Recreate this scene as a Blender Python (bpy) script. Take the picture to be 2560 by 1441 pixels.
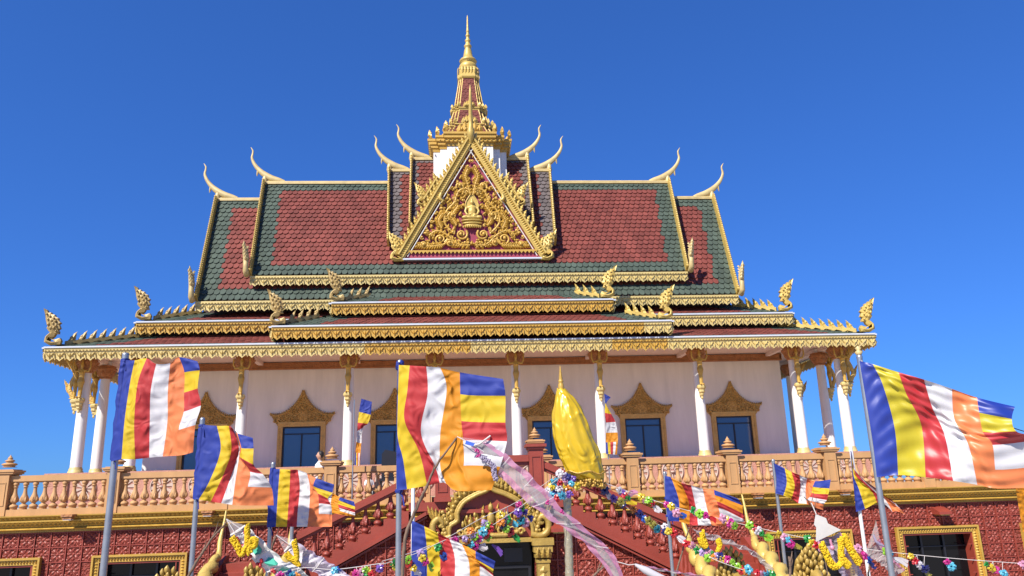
import bpy, math, random
from mathutils import Vector, Matrix
random.seed(7)
R = math.radians
sc = bpy.context.scene
for o in list(bpy.data.objects): bpy.data.objects.remove(o)

# ------------------------------------------------------------------ camera
YAW, PITCH, ROLL = 0.0723383, 0.2604803, -0.0303761
FPX = 1894.893
CAM = Vector((-0.436807, -21.502786, 3.0))
cy, sy, cp, sp = math.cos(YAW), math.sin(YAW), math.cos(PITCH), math.sin(PITCH)
fw = Vector((sy*cp, cy*cp, sp)); r0 = Vector((cy, -sy, 0)); u0 = r0.cross(fw)
rt = math.cos(ROLL)*r0 + math.sin(ROLL)*u0
up = -math.sin(ROLL)*r0 + math.cos(ROLL)*u0
cd = bpy.data.cameras.new("camera"); cam = bpy.data.objects.new("camera", cd)
sc.collection.objects.link(cam)
m = Matrix((rt, up, -fw)).transposed().to_4x4(); m.translation = CAM
cam.matrix_world = m
cd.sensor_width = 36; cd.lens = FPX/2560*36; cd.clip_start = 0.05; cd.clip_end = 5000
sc.camera = cam

def U(u, v, Y):
    """point where the ray through photo pixel (u,v) meets the upright plane y = Y"""
    d = fw + rt*((u-1280)/FPX) - up*((v-720.5)/FPX)
    return CAM + d*((Y-CAM.y)/d.y)
def D(u, v, d): return U(u, v, CAM.y+d)

# ------------------------------------------------------------------ light
SUN_AZ, SUN_EL = R(40), R(44)          # azimuth: from straight behind the camera round to the left
S = Vector((-math.sin(SUN_AZ)*math.cos(SUN_EL), -math.cos(SUN_AZ)*math.cos(SUN_EL), math.sin(SUN_EL)))
ld = bpy.data.lights.new("sun", 'SUN'); ld.energy = 5.0; ld.angle = R(0.53); ld.color = (1.0, 0.94, 0.85)
lo = bpy.data.objects.new("sun", ld); sc.collection.objects.link(lo)
lo.rotation_euler = (-S).to_track_quat('-Z', 'Y').to_euler(); lo.location = (-20, -30, 40)
w = bpy.data.worlds.new("World"); sc.world = w; w.use_nodes = True
nt = w.node_tree; bg = nt.nodes['Background']
sky = nt.nodes.new('ShaderNodeTexSky'); sky.sky_type = 'NISHITA'; sky.sun_disc = False
sky.sun_elevation = SUN_EL; sky.sun_rotation = math.atan2(S.x, S.y)
sky.air_density = 1.0; sky.dust_density = 0.2; sky.ozone_density = 4.0; sky.altitude = 300
gm_ = nt.nodes.new('ShaderNodeGamma'); gm_.inputs['Gamma'].default_value = .7
tn_ = nt.nodes.new('ShaderNodeVectorMath'); tn_.operation = 'MULTIPLY'; tn_.inputs[1].default_value = (0.275, 0.675, 1.56)
nt.links.new(sky.outputs[0], gm_.inputs['Color']); nt.links.new(gm_.outputs[0], tn_.inputs[0]); nt.links.new(tn_.outputs[0], bg.inputs[0])
bg.inputs[1].default_value = 0.1
sc.view_settings.view_transform = 'Standard'; sc.view_settings.look = 'None'
sc.view_settings.exposure = 0.7; sc.view_settings.gamma = 1.0
sc.view_settings.use_curve_mapping = False

# ------------------------------------------------------------------ materials
def mat(name, col, rough=0.6, metal=0.0, bump=None, var=0.0, vscale=3.0, island=0.0, trans=0.0, alpha=1.0, spec=0.5, streak=1.0):
    M = bpy.data.materials.new(name); M.use_nodes = True
    t = M.node_tree; b = t.nodes['Principled BSDF']; L = t.links
    b.inputs['Roughness'].default_value = rough; b.inputs['Metallic'].default_value = metal
    b.inputs['Specular IOR Level'].default_value = spec
    c4 = (*col, 1)
    b.inputs['Base Color'].default_value = c4
    tc = t.nodes.new('ShaderNodeTexCoord')
    src = None
    if var or island:
        hv = t.nodes.new('ShaderNodeHueSaturation'); hv.inputs['Color'].default_value = c4
        add = None
        if var:
            n = t.nodes.new('ShaderNodeTexNoise'); n.inputs['Scale'].default_value = vscale
            n.inputs['Detail'].default_value = 6; n.inputs['Roughness'].default_value = 0.65
            mp = t.nodes.new('ShaderNodeMapping'); mp.inputs['Scale'].default_value = (1, 1, streak)
            L.new(tc.outputs['Object'], mp.inputs['Vector']); L.new(mp.outputs[0], n.inputs['Vector'])
            mr = t.nodes.new('ShaderNodeMapRange'); mr.inputs[1].default_value = .3; mr.inputs[2].default_value = .7
            mr.inputs[3].default_value = 1-var; mr.inputs[4].default_value = 1+var
            L.new(n.outputs['Fac'], mr.inputs[0]); add = mr.outputs[0]
        if island:
            g = t.nodes.new('ShaderNodeNewGeometry')
            mr2 = t.nodes.new('ShaderNodeMapRange'); mr2.inputs[3].default_value = 1-island; mr2.inputs[4].default_value = 1+island
            L.new(g.outputs['Random Per Island'], mr2.inputs[0])
            if add is None: add = mr2.outputs[0]
            else:
                mm = t.nodes.new('ShaderNodeMath'); mm.operation = 'MULTIPLY'
                L.new(add, mm.inputs[0]); L.new(mr2.outputs[0], mm.inputs[1]); add = mm.outputs[0]
        L.new(add, hv.inputs['Value']); L.new(hv.outputs[0], b.inputs['Base Color']); src = hv.outputs[0]
    if bump:
        kind, scale, strength, dist = bump
        if kind == 'crease':
            n = t.nodes.new('ShaderNodeTexNoise'); n.inputs['Detail'].default_value = 3; n.inputs['Distortion'].default_value = 1.2; o = 'Fac'
            try: n.noise_type = 'RIDGED_MULTIFRACTAL'
            except Exception: pass
        elif kind == 'noise':
            n = t.nodes.new('ShaderNodeTexNoise'); n.inputs['Detail'].default_value = 5; o = 'Fac'
        else:
            n = t.nodes.new('ShaderNodeTexVoronoi'); n.feature = 'SMOOTH_F1' if kind == 'vor' else 'F1'; o = 'Distance'
        n.inputs['Scale'].default_value = scale
        L.new(tc.outputs['Object'], n.inputs['Vector'])
        bp = t.nodes.new('ShaderNodeBump'); bp.inputs['Strength'].default_value = strength; bp.inputs['Distance'].default_value = dist
        L.new(n.outputs[o], bp.inputs['Height']); L.new(bp.outputs[0], b.inputs['Normal'])
    if alpha < 1: b.inputs['Alpha'].default_value = alpha
    if trans:
        tr = t.nodes.new('ShaderNodeBsdfTranslucent'); tr.inputs[0].default_value = c4
        mx = t.nodes.new('ShaderNodeMixShader'); mx.inputs[0].default_value = trans
        L.new(b.outputs[0], mx.inputs[1]); L.new(tr.outputs[0], mx.inputs[2])
        L.new(mx.outputs[0], t.nodes['Material Output'].inputs[0])
    return M

M = {}
M['gold'] = mat('gold paint pale', (0.52, 0.405, 0.155), .45, .08, var=.14, vscale=2.5, bump=('noise', 40, .25, .02))
M['deepgold'] = mat('gold paint deep', (0.47, 0.285, 0.05), .42, .12, var=.14, vscale=2.5, bump=('noise', 40, .25, .02))
M['cream'] = mat('weathered cream gold', (0.48, 0.365, 0.155), .48, .05, var=.2, vscale=4)
M['olive'] = mat('old gold', (0.55, 0.355, 0.09), .5, .1, var=.2, vscale=5, bump=('vor', 30, .5, .03))
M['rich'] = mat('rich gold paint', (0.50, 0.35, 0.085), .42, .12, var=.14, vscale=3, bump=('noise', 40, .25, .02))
M['antique'] = mat('antique carved gold', (0.38, 0.25, 0.055), .45, .15, var=.2, vscale=6, bump=('noise', 40, .3, .02))
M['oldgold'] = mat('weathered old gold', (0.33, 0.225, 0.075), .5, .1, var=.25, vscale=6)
M['bronze'] = mat('bronze carved relief', (0.56, 0.35, 0.09), .5, .1, var=.4, vscale=26, bump=('vor', 34, 1.0, .06))
M['palestucco'] = mat('pale stucco', (0.45, 0.345, 0.285), .75)
M['sheet'] = mat('whitish grey plastic cloth', (0.66, 0.64, 0.63), .5, alpha=.94, trans=.15, bump=('crease', 9, .4, .02))
M['lilacsheet'] = mat('pale lilac plastic cloth', (0.58, 0.54, 0.58), .5, alpha=.9, trans=.15, bump=('crease', 9, .4, .02))
M['brown'] = mat('brown carved wood paint', (0.34, 0.14, 0.045), .6, 0, var=.25, vscale=8, bump=('vor', 22, .6, .03))
M['red_tile'] = mat('red slate tile', (0.155, 0.040, 0.030), .65, 0, island=.17, var=.2, vscale=1.6, streak=.3, spec=.25, bump=('noise', 60, .3, .01))
M['green_tile'] = mat('green slate tile', (0.058, 0.078, 0.060), .65, 0, island=.15, var=.2, vscale=1.6, streak=.3, spec=.25, bump=('noise', 60, .3, .01))
M['grey_tile'] = mat('grey violet slate tile', (0.10, 0.082, 0.08), .65, 0, island=.2, var=.2, vscale=1.3)
M['deck'] = mat('dark deck and eaves shade', (0.05, 0.03, 0.028), .9)
M['gutter'] = mat('white metal gutter', (0.50, 0.53, 0.58), .35, .0, var=.08)
M['white'] = mat('white paint', (0.68, 0.67, 0.635), .55, 0, var=.09, vscale=5, streak=.12)
M['wall'] = mat('pinkish cream plaster', (0.71, 0.70, 0.635), .8, 0, var=.09, vscale=3.2, streak=.14, bump=('noise', 25, .1, .01))
M['soffit'] = mat('cream soffit', (0.72, 0.60, 0.52), .8, 0, var=.05)
M['sand'] = mat('peach sandstone paint', (0.455, 0.248, 0.098), .65, 0, var=.12, vscale=4, streak=.3, bump=('noise', 50, .15, .01))
M['pink'] = mat('pink stucco', (0.41, 0.20, 0.145), .75, 0, var=.15, vscale=5, bump=('vor', 30, .4, .02))
M['redpaint'] = mat('brick red paint', (0.245, 0.041, 0.024), .5, 0, var=.15, vscale=2.5, bump=('noise', 30, .2, .01))
M['magenta'] = mat('magenta red ground', (0.27, 0.03, 0.06), .55, 0, var=.15, vscale=4)
M['dark'] = mat('black frame', (0.012, 0.012, 0.016), .4)
M['glass'] = mat('glass with painted sky blue', (0.035, 0.075, 0.17), .06, 0.0, spec=1.0, bump=('noise', 1.2, .12, .05))  # blue base color stands in for the reflected sky
M['darkglass'] = mat('dark window glass', (0.006, 0.006, 0.007), .12, 0, spec=.25)
M['steel'] = mat('galvanised steel', (0.34, 0.355, 0.37), .38, .7, var=.12, vscale=9)
M['ground'] = mat('pale concrete ground', (0.33, 0.305, 0.265), .9, 0, var=.2, vscale=.6)
M['floor'] = mat('peach terrace floor tile', (0.46, 0.33, 0.19), .7, 0, var=.12, vscale=2)
M['stick'] = mat('grey brown bark', (0.15, 0.095, 0.062), .85, 0, var=.25, vscale=12)
M['string'] = mat('white string', (0.5, 0.46, 0.43), .8)
M['fblue'] = mat('blue cloth', (0.015, 0.034, 0.25), .7, trans=.25, bump=('crease', 6, .9, .04))
M['fyel'] = mat('yellow cloth', (0.58, 0.40, 0.01), .7, trans=.25, bump=('crease', 6, .9, .04))
M['fred'] = mat('red cloth', (0.42, 0.026, 0.028), .7, trans=.25, bump=('crease', 6, .9, .04))
M['fwhite'] = mat('white cloth', (0.58, 0.57, 0.57), .7, trans=.25, bump=('crease', 6, .9, .04))
M['forange'] = mat('coral orange cloth', (0.66, 0.185, 0.058), .7, trans=.25, bump=('crease', 6, .9, .04))
M['famber'] = mat('amber orange cloth', (0.60, 0.225, 0.006), .7, trans=.25, bump=('crease', 6, .9, .04))
for k, n in (('fblue', 'blue'), ('fyel', 'olive yellow'), ('fred', 'red'), ('fwhite', 'white'), ('forange', 'coral')):
    c = M[k].node_tree.nodes['Principled BSDF'].inputs['Base Color'].default_value[:3]
    if k == 'fyel': c = (0.45, 0.37, 0.014)
    M['s'+k[1:]] = mat(n+' satin', c, .44, 0, spec=.6, trans=.12, bump=('crease', 3.5, .25, .03))
M['foil'] = mat('shiny yellow foil', (0.60, 0.39, 0.008), .28, .2, spec=.8, bump=('crease', 5, .7, .05))
M['marigold'] = mat('yellow marigold', (0.62, 0.40, 0.003), .8, bump=('vor', 60, .6, .02))
M['pinktulle'] = mat('pink tulle', (0.62, 0.29, 0.44), .6, alpha=.66, trans=.3)
M['greytulle'] = mat('grey sheer plastic', (0.42, 0.385, 0.38), .3, alpha=.64, trans=.2)
M['lilac'] = mat('lilac sheer cloth', (0.46, 0.40, 0.52), .6, alpha=.8, trans=.3)
M['paper'] = mat('white paper cloth', (0.60, 0.58, 0.54), .8, var=.06, vscale=9, trans=.15)
M['mint'] = mat('mint green patch', (0.05, 0.37, 0.25), .6)
M['clear'] = mat('clear plastic', (0.75, 0.68, 0.66), .15, alpha=.3)
M['label'] = mat('blue label', (0.05, 0.12, 0.5), .5)
M['skin'] = mat('skin', (0.42, 0.23, 0.15), .6)
M['hair'] = mat('black hair', (0.014, 0.012, 0.011), .6)
M['shirt'] = mat('white shirt', (0.6, 0.6, 0.6), .8)
M['wire'] = mat('black cable', (0.02, 0.02, 0.02), .6)
M['silverwrap'] = mat('silvery gold wrap', (0.42, 0.37, 0.25), .3, .5, bump=('noise', 30, .6, .02))
FC = {'red': (0.62, 0.015, 0.02), 'green': (0.02, 0.33, 0.05), 'lime': (0.32, 0.65, 0.03), 'yellow': (0.85, 0.62, 0.03), 'pink': (0.80, 0.36, 0.52),
      'magenta': (0.62, 0.02, 0.25), 'lilac': (0.55, 0.38, 0.68), 'purple': (0.18, 0.07, 0.42), 'blue': (0.02, 0.10, 0.50), 'navy': (0.015, 0.02, 0.19),
      'cyan': (0.10, 0.50, 0.68), 'teal': (0.01, 0.22, 0.33), 'orange': (0.82, 0.27, 0.01), 'white': (0.8, 0.76, 0.78), 'olive': (0.42, 0.36, 0.05)}
for k, c in FC.items(): M['p_'+k] = mat(k+' foil ribbon', tuple(q*.75 for q in c), .35, 0, trans=.2, spec=.8)

# carved red wall tile: relief in the bump of one material
def carved():
    Mt = mat('carved red wall tile', (0.24, 0.037, 0.022), .5, 0, var=.12, vscale=1.5)
    t = Mt.node_tree; L = t.links; b = t.nodes['Principled BSDF']
    tc = [n for n in t.nodes if n.type == 'TEX_COORD'][0]
    sep = t.nodes.new('ShaderNodeSeparateXYZ'); L.new(tc.outputs['Object'], sep.inputs[0])
    v1 = t.nodes.new('ShaderNodeTexVoronoi'); v1.feature = 'F1'; v1.inputs['Scale'].default_value = 19
    L.new(tc.outputs['Object'], v1.inputs['Vector'])
    n = t.nodes.new('ShaderNodeTexNoise'); n.inputs['Scale'].default_value = 26; n.inputs['Detail'].default_value = 2; n.inputs['Distortion'].default_value = 1.6
    L.new(tc.outputs['Object'], n.inputs['Vector'])
    a = t.nodes.new('ShaderNodeMath'); a.operation = 'SUBTRACT'; L.new(n.outputs['Fac'], a.inputs[0]); L.new(v1.outputs['Distance'], a.inputs[1])
    bp = t.nodes.new('ShaderNodeBump'); bp.inputs['Strength'].default_value = 1.0; bp.inputs['Distance'].default_value = .05
    L.new(a.outputs[0], bp.inputs['Height']); L.new(bp.outputs[0], b.inputs['Normal'])
    return Mt
M['carved'] = carved()

# ------------------------------------------------------------------ mesh helpers
X3, Y3, Z3 = Vector((1, 0, 0)), Vector((0, 1, 0)), Vector((0, 0, 1))
class MB:
    def __init__(s): s.v = []; s.f = []; s.m = []; s.s = []
    def add(s, vs, fs, mi=0, sm=False):
        o = len(s.v); s.v += [tuple(p) for p in vs]
        for f in fs: s.f.append([i+o for i in f]); s.m.append(mi); s.s.append(sm)
    def box(s, x0, x1, y0, y1, z0, z1, mi=0):
        vs = [(x, y, z) for z in (z0, z1) for y in (y0, y1) for x in (x0, x1)]
        s.add(vs, [(0, 2, 3, 1), (4, 5, 7, 6), (0, 1, 5, 4), (2, 6, 7, 3), (0, 4, 6, 2), (1, 3, 7, 5)], mi)
    def obox(s, a, b, side, upv, w, h, mi=0):
        """beam from a to b; w across `side`, h along `upv` (centred)"""
        side = Vector(side).normalized()*w/2; upv = Vector(upv).normalized()*h/2; a = Vector(a); b = Vector(b)
        vs = [p+i*side+j*upv for p in (a, b) for j in (-1, 1) for i in (-1, 1)]
        s.add(vs, [(0, 2, 3, 1), (4, 5, 7, 6), (0, 1, 5, 4), (2, 6, 7, 3), (0, 4, 6, 2), (1, 3, 7, 5)], mi)
    def quad(s, a, b, c, d, mi=0): s.add([a, b, c, d], [(0, 1, 2, 3)], mi)
    def tube(s, pts, rads, n=8, mi=0, flat=None, k=1.0, sm=True):
        """flat: direction in which the section is scaled by k"""
        pts = [Vector(p) for p in pts]; N = len(pts)
        if not hasattr(rads, '__len__'): rads = [rads]*N
        ref = None; vs = []
        for i, p in enumerate(pts):
            t = (pts[min(i+1, N-1)]-pts[max(i-1, 0)]).normalized()
            if ref is None:
                ref = Vector(flat) if flat else (Z3 if abs(t.z) < .9 else Y3)
            a = ref-t*ref.dot(t)
            if a.length < 1e-4: a = X3-t*X3.dot(t)
            a.normalize(); b = t.cross(a)
            if not flat: ref = a
            for j in range(n):
                q = 2*math.pi*j/n
                vs.append(p+a*(math.cos(q)*rads[i]*k)+b*(math.sin(q)*rads[i]))
        fs = [(i*n+j, i*n+(j+1) % n, (i+1)*n+(j+1) % n, (i+1)*n+j) for i in range(N-1) for j in range(n)]
        s.add(vs, fs, mi, sm)
        s.add(vs[:n][::-1], [tuple(range(n))], mi); s.add(vs[-n:], [tuple(range(n))], mi)
    def lathe(s, prof, n=12, c=(0, 0, 0), mi=0, sm=True, rot=0.0):
        vs = []
        for r, z in prof:
            for j in range(n):
                q = 2*math.pi*j/n+rot; vs.append((c[0]+r*math.cos(q), c[1]+r*math.sin(q), c[2]+z))
        N = len(prof)
        fs = [(i*n+j, i*n+(j+1) % n, (i+1)*n+(j+1) % n, (i+1)*n+j) for i in range(N-1) for j in range(n)]
        s.add(vs, fs, mi, sm)
        if prof[0][0] > .001: s.add(vs[:n][::-1], [tuple(range(n))], mi)
        if prof[-1][0] > .001: s.add(vs[-n:], [tuple(range(n))], mi)
    def ell(s, c, r, n=10, mi=0):
        c = Vector(c); k = max(4, n//2)
        vs = []; 
        for i in range(k+1):
            a = math.pi*i/k-math.pi/2
            for j in range(n):
                q = 2*math.pi*j/n
                vs.append((c.x+r[0]*math.cos(a)*math.cos(q), c.y+r[1]*math.cos(a)*math.sin(q), c.z+r[2]*math.sin(a)))
        s.add(vs, [(i*n+j, i*n+(j+1) % n, (i+1)*n+(j+1) % n, (i+1)*n+j) for i in range(k) for j in range(n)], mi, True)
    def prism(s, poly, O, U_, V_, N_, t, mi=0, ridge=0.0):
        """2D outline in the plane (U_,V_) at O, thickness t along N_ (front face at +N_*ridge centre)"""
        O = Vector(O); U_ = Vector(U_); V_ = Vector(V_); N_ = Vector(N_)
        n = len(poly); b = [O+U_*x+V_*y for x, y in poly]; f = [p+N_*t for p in b]
        s.add(b+f, [(i, (i+1) % n, n+(i+1) % n, n+i) for i in range(n)], mi)
        s.add(b, [tuple(range(n))[::-1]], mi)
        if ridge:
            cx = sum(x for x, y in poly)/n; cyy = sum(y for x, y in poly)/n
            c = O+U_*cx+V_*cyy+N_*(t+ridge)
            s.add(f+[c], [(i, (i+1) % n, n) for i in range(n)], mi)
        else: s.add(f, [tuple(range(n))], mi)
    def leaf(s, base, side, upv, nrm, w, h, t, mi=0, both=False):
        """carved flame leaf with a raised spine"""
        base = Vector(base); side = Vector(side); upv = Vector(upv); nrm = Vector(nrm)
        o = [(-.32, 0), (-.5, .22), (-.4, .42), (-.48, .52), (-.22, .72), (-.2, .82), (.1, 1), (.1, .82), (.28, .66), (.34, .48), (.5, .3), (.34, 0)]
        n = len(o)
        vs = [base+side*(x*w)+upv*(y*h) for x, y in o]
        sp_ = [base+upv*(h*.12)+nrm*t, base+upv*(h*.4)+nrm*t*1.3-side*w*.05, base+upv*(h*.72)+nrm*t*.8]
        fs = [(0, n, 11), (0, 1, n), (1, 2, n+1, n), (2, 3, n+1), (3, 4, n+2, n+1), (4, 5, n+2), (5, 6, n+2), (6, 7, n+2), (7, 8, n+2), (8, 9, n+1, n+2), (9, 10, n+1), (10, 11, n, n+1)]
        s.add(vs+sp_, fs, mi)
        if both:
            sp2 = [p-nrm*(2.2*t) for p in sp_]
            s.add(vs+sp2, [f[::-1] for f in fs], mi)
        else: s.add([p for p in vs], [tuple(range(n))[::-1]], mi)
    def blob(s, c, u_, v_, n_, w, h, t, mi=0):
        """small raised diamond boss"""
        c = Vector(c)
        k = [(1, 0), (.6, .7), (0, 1), (-.6, .7), (-1, 0), (-.6, -.7), (0, -1), (.6, -.7)]
        vs = [c+u_*(x*w)+v_*(y*h) for x, y in k]+[c+n_*t]
        s.add(vs, [(i, (i+1) % 8, 8) for i in range(8)], mi, False)

ORG = {}
col = sc.collection
def empty(name, loc, label, cat, group=None):
    o = bpy.data.objects.new(name, None); col.objects.link(o); o.location = loc; o.empty_display_size = .2
    o['label'] = label; o['category'] = cat
    if group: o['group'] = group
    ORG[o.name] = Vector(loc); return o
def mesh(mb, name, mats, o=Vector((0, 0, 0))):
    me = bpy.data.meshes.new(name)
    me.from_pydata([(x-o.x, y-o.y, z-o.z) for x, y, z in mb.v], [], mb.f)
    if not isinstance(mats, (list, tuple)): mats = [mats]
    for q in mats: me.materials.append(M[q])
    me.polygons.foreach_set('material_index', mb.m); me.polygons.foreach_set('use_smooth', mb.s)
    me.update(); return me
def build(mb, name, mats, parent=None, label=None, kind=None):
    o = ORG[parent.name] if parent else Vector((0, 0, 0))
    ob = bpy.data.objects.new(name, mesh(mb, name, mats, o)); col.objects.link(ob)
    if parent: ob.parent = parent; ORG[ob.name] = o
    if label: ob['label'] = label
    if kind: ob['kind'] = kind
    return ob
def inst(me, name, parent, loc, rz=0, sx=1):
    ob = bpy.data.objects.new(name, me); col.objects.link(ob); ob.parent = parent
    ob.location = Vector(loc)-ORG[parent.name]; ob.rotation_euler.z = rz; ob.scale.x = sx
    ORG[ob.name] = Vector(loc); return ob
def sub(me, name, part):
    ob = bpy.data.objects.new(name, me); col.objects.link(ob); ob.parent = part; return ob
def remeshed(mb, name, mats, voxel, o=Vector((0, 0, 0)), smooth=2):
    """fuse overlapping volumes into one continuous surface"""
    me = mesh(mb, name, mats, o); t = bpy.data.objects.new('t', me); col.objects.link(t)
    r = t.modifiers.new('r', 'REMESH'); r.mode = 'VOXEL'; r.voxel_size = voxel; r.use_smooth_shade = True
    s_ = t.modifiers.new('s', 'SMOOTH'); s_.iterations = smooth; s_.factor = .5
    dg = bpy.context.evaluated_depsgraph_get()
    me2 = bpy.data.meshes.new_from_object(t.evaluated_get(dg)); bpy.data.objects.remove(t)
    me2.name = name
    if not me2.materials:
        for q in (mats if isinstance(mats, (list, tuple)) else [mats]): me2.materials.append(M[q])
    return me2
def lerp(a, b, t): return a+(b-a)*t
def cr(P, t):
    """Catmull-Rom through points P (tuples), t in 0..1"""
    n = len(P)-1
    if n == 0: return tuple(P[0])
    x = min(max(t*n, 0), n-1e-9); i = int(x); f = x-i
    p0 = P[max(i-1, 0)]; p1 = P[i]; p2 = P[i+1]; p3 = P[min(i+2, n)]
    return tuple(.5*(2*b+(c-a)*f+(2*a-5*b+4*c-d)*f*f+(-a+3*b-3*c+d)*f**3) for a, b, c, d in zip(p0, p1, p2, p3))

# ------------------------------------------------------------------ ground
g = MB(); g.quad((-900, -900, 0), (900, -900, 0), (900, 900, 0), (-900, 900, 0))
build(g, 'ground', 'ground', kind='structure')

# ================================================================== TEMPLE HALL
hall = empty('temple_hall', (0, 1.84, 2.95), 'cream Khmer temple hall with stacked red and green tiled roofs and golden spire', 'temple')
ZC = 3.4                                      # y of the main ridge
YW, ZP, ZS = 1.84, 3.83, 6.98                 # wall plane, platform level, soffit level

# walls
b = MB(); b.box(-9.72, 9.72, YW, 2*ZC-YW, 2.9, ZS+.3); build(b, 'wall', 'wall', hall)
b = MB()
for x0, x1, y0, y1 in ((-9.76, 9.76, YW-.07, YW-.003),):
    b.box(x0, x1, y0, y1, 6.76, ZS-.02); b.box(x0, x1, y0-.03, y1-.01, 6.93, ZS-.03); b.box(x0, x1, y0-.03, y1-.01, 6.74, 6.78)
for s in (-1, 1):
    b.box(min(s*9.723, s*9.79), max(s*9.723, s*9.79), YW-.07, 5, 6.76, ZS-.02)
build(b, 'wall_cornice', 'brown', hall)
# plinth with wheels
b = MB(); b.box(-11.05, 11.05, -.7, 7.5, 2.92, 3.76); b.box(-11.1, 11.1, -.76, -.702, 3.65, 3.757); b.box(-11.1, 11.1, -.76, -.702, 2.92, 3.02)
for i in range(-11, 12): b.box(i*.96-.06, i*.96+.06, -.75, -.703, 3.022, 3.648)
build(b, 'plinth', 'pink', hall)
b = MB()
for k in range(10):
    a0 = k*math.pi/5; a1 = a0+.34
    b.add([Vector((math.cos(a)*r_, 0, math.sin(a)*r_)) for r_, a in ((.07, a0), (.27, a0), (.27, a1), (.07, a1))], [(0, 1, 2, 3)], 0)
b.lathe([(.06, -.02), (.06, .02)], 10, (0, 0, 0))
b.tube([(math.cos(q*math.pi/16)*.28, 0, math.sin(q*math.pi/16)*.28) for q in range(33)], .018, 5)
wh_me = mesh(b, 'wheel_relief', 'palestucco')
for i in range(-11, 11): inst(wh_me, 'wheel_relief', hall, (i*.96+.48, -.72, 3.36))
# soffit
b = MB(); b.box(-11.3, 11.3, -.76, YW-.08, ZS, ZS+.05)
for s in (-1, 1): b.box(min(s*9.8, s*11.3), max(s*9.8, s*11.3), YW-.08, 7.5, ZS, ZS+.05)
build(b, 'soffit', 'soffit', hall)
b = MB()
b.box(-10.8, 10.8, -.09, .09, ZS-.13, ZS-.002)
for s in (-1, 1):
    b.box(s*10.7-.08, s*10.7+.08, .1, 7.2, ZS-.13, ZS-.002)
    for x in (3.54, 6.45, 9.32): b.box(s*x-.07, s*x+.07, .1, YW-.1, ZS-.11, ZS-.002)
build(b, 'ceiling_beam', 'soffit', hall)

# columns with golden winged figures as brackets
b = MB(); b.lathe([(.19, -.07), (.19, -.01), (.17, 0), (.17, .05), (.15, .09), (.148, .1)], 16); base_me = mesh(b, 'base_ring', 'gold')
b = MB(); b.lathe([(.148, .02), (.143, 1.2), (.125, 2.7), (.125, 3.13)], 20); shaft_me = mesh(b, 'column', 'white')
b = MB(); b.lathe([(.13, 2.62), (.17, 2.64), (.17, 2.68), (.2, 2.72), (.27, 2.86), (.29, 2.88), (.29, 2.93), (.25, 2.95), (.25, 3.0)], 8, rot=R(22.5), sm=False)
for k in range(8):
    a = k*math.pi/4; b.leaf((.17*math.cos(a), .17*math.sin(a), 2.68), Vector((-math.sin(a), math.cos(a), 0)), Vector((.4*math.cos(a), .4*math.sin(a), .9)), Vector((math.cos(a), math.sin(a), 0)), .14, .22, .03)
cap_me = mesh(b, 'capital', 'brown')
def kinnari():
    b = MB(); y = -.26
    b.tube([(0, y, 1.92), (0, y, 2.2), (0, y-.005, 2.36), (0, y, 2.45), (0, y, 2.58), (0, y, 2.66), (0, y-.02, 2.72)], [.05, .06, .095, .07, .075, .09, .03], 12, flat=(0, 1, 0), k=.8)
    b.ell((0, y-.03, 2.74), (.035, .035, .05)); b.ell((0, y-.035, 2.80), (.048, .05, .06)); b.tube([(0, y-.03, 2.83), (0, y-.03, 2.9), (0, y-.03, 2.97)], [.045, .03, .006], 8)
    b.ell((-.035, y-.07, 2.6), (.03, .03, .03)); b.ell((.035, y-.07, 2.6), (.03, .03, .03))
    for s in (-1, 1):
        b.tube([(s*.07, y, 2.66), (s*.17, y-.01, 2.63), (s*.225, y-.03, 2.74), (s*.22, y-.03, 2.88), (s*.22, y-.03, 2.9)], [.032, .03, .026, .022, .026], 8)
        b.ell((s*.04, y-.07, 1.93), (.028, .06, .025))
    me = remeshed(b, 'figure', 'deepgold', .014)
    return me
fig_me = kinnari()
b = MB()
for s in (-1, 1): b.tube([(s*.22, -.29, 2.86), (s*.22, -.29, 3.14)], .012, 6); b.box(s*.22-.03, s*.22+.03, -.32, -.26, 2.985, 3.0)
rod_me = mesh(b, 'rod', 'olive')
b = MB(); b.lathe([(.0, 1.5), (.035, 1.54), (.03, 1.6), (.06, 1.64), (.055, 1.68), (.09, 1.72), (.085, 1.78), (.125, 1.83), (.13, 1.88), (.11, 1.9), (.11, 1.92)], 8, (0, -.22, 0), rot=R(22.5), sm=False)
b.box(-.05, .05, -.2, -.1, 1.6, 1.88)
corb_me = mesh(b, 'corbel', 'gold')
b = MB()   # openwork flame wing behind the figure on the outer rows
for s_, w_ in ((1, .05),):
    b.tube([(0, -.15, 1.75), (0, -.3, 1.95), (0, -.42, 2.2), (0, -.36, 2.42), (0, -.3, 2.6), (0, -.42, 2.82), (0, -.55, 3.02), (0, -.66, 3.08)], [.04, .06, .07, .06, .05, .055, .05, .02], 8, flat=(1, 0, 0), k=.6)
    for (yy, zz, hh, dy) in ((-.42, 2.1, .22, -1), (-.46, 2.25, .24, -1), (-.3, 2.45, .22, 1), (-.4, 2.75, .26, -1), (-.5, 2.9, .2, 1), (-.3, 1.95, .2, -1)):
        b.leaf((0, yy, zz), Vector((0, -dy*.6, .4)), Vector((0, dy*.5, .9)), X3, .12, hh, .03, both=True)
wing_me = mesh(b, 'bracket_wing', 'olive')
cols = []
for x in (1.1436, 3.5386, 6.4473, 9.3223, 10.698):
    cols += [(-x, 0, 0), (x, 0, 0)]
for yy in (1.15, 3.4, 5.65, 6.8):
    cols += [(-10.7, yy, -1), (10.7, yy, 1)]
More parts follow.
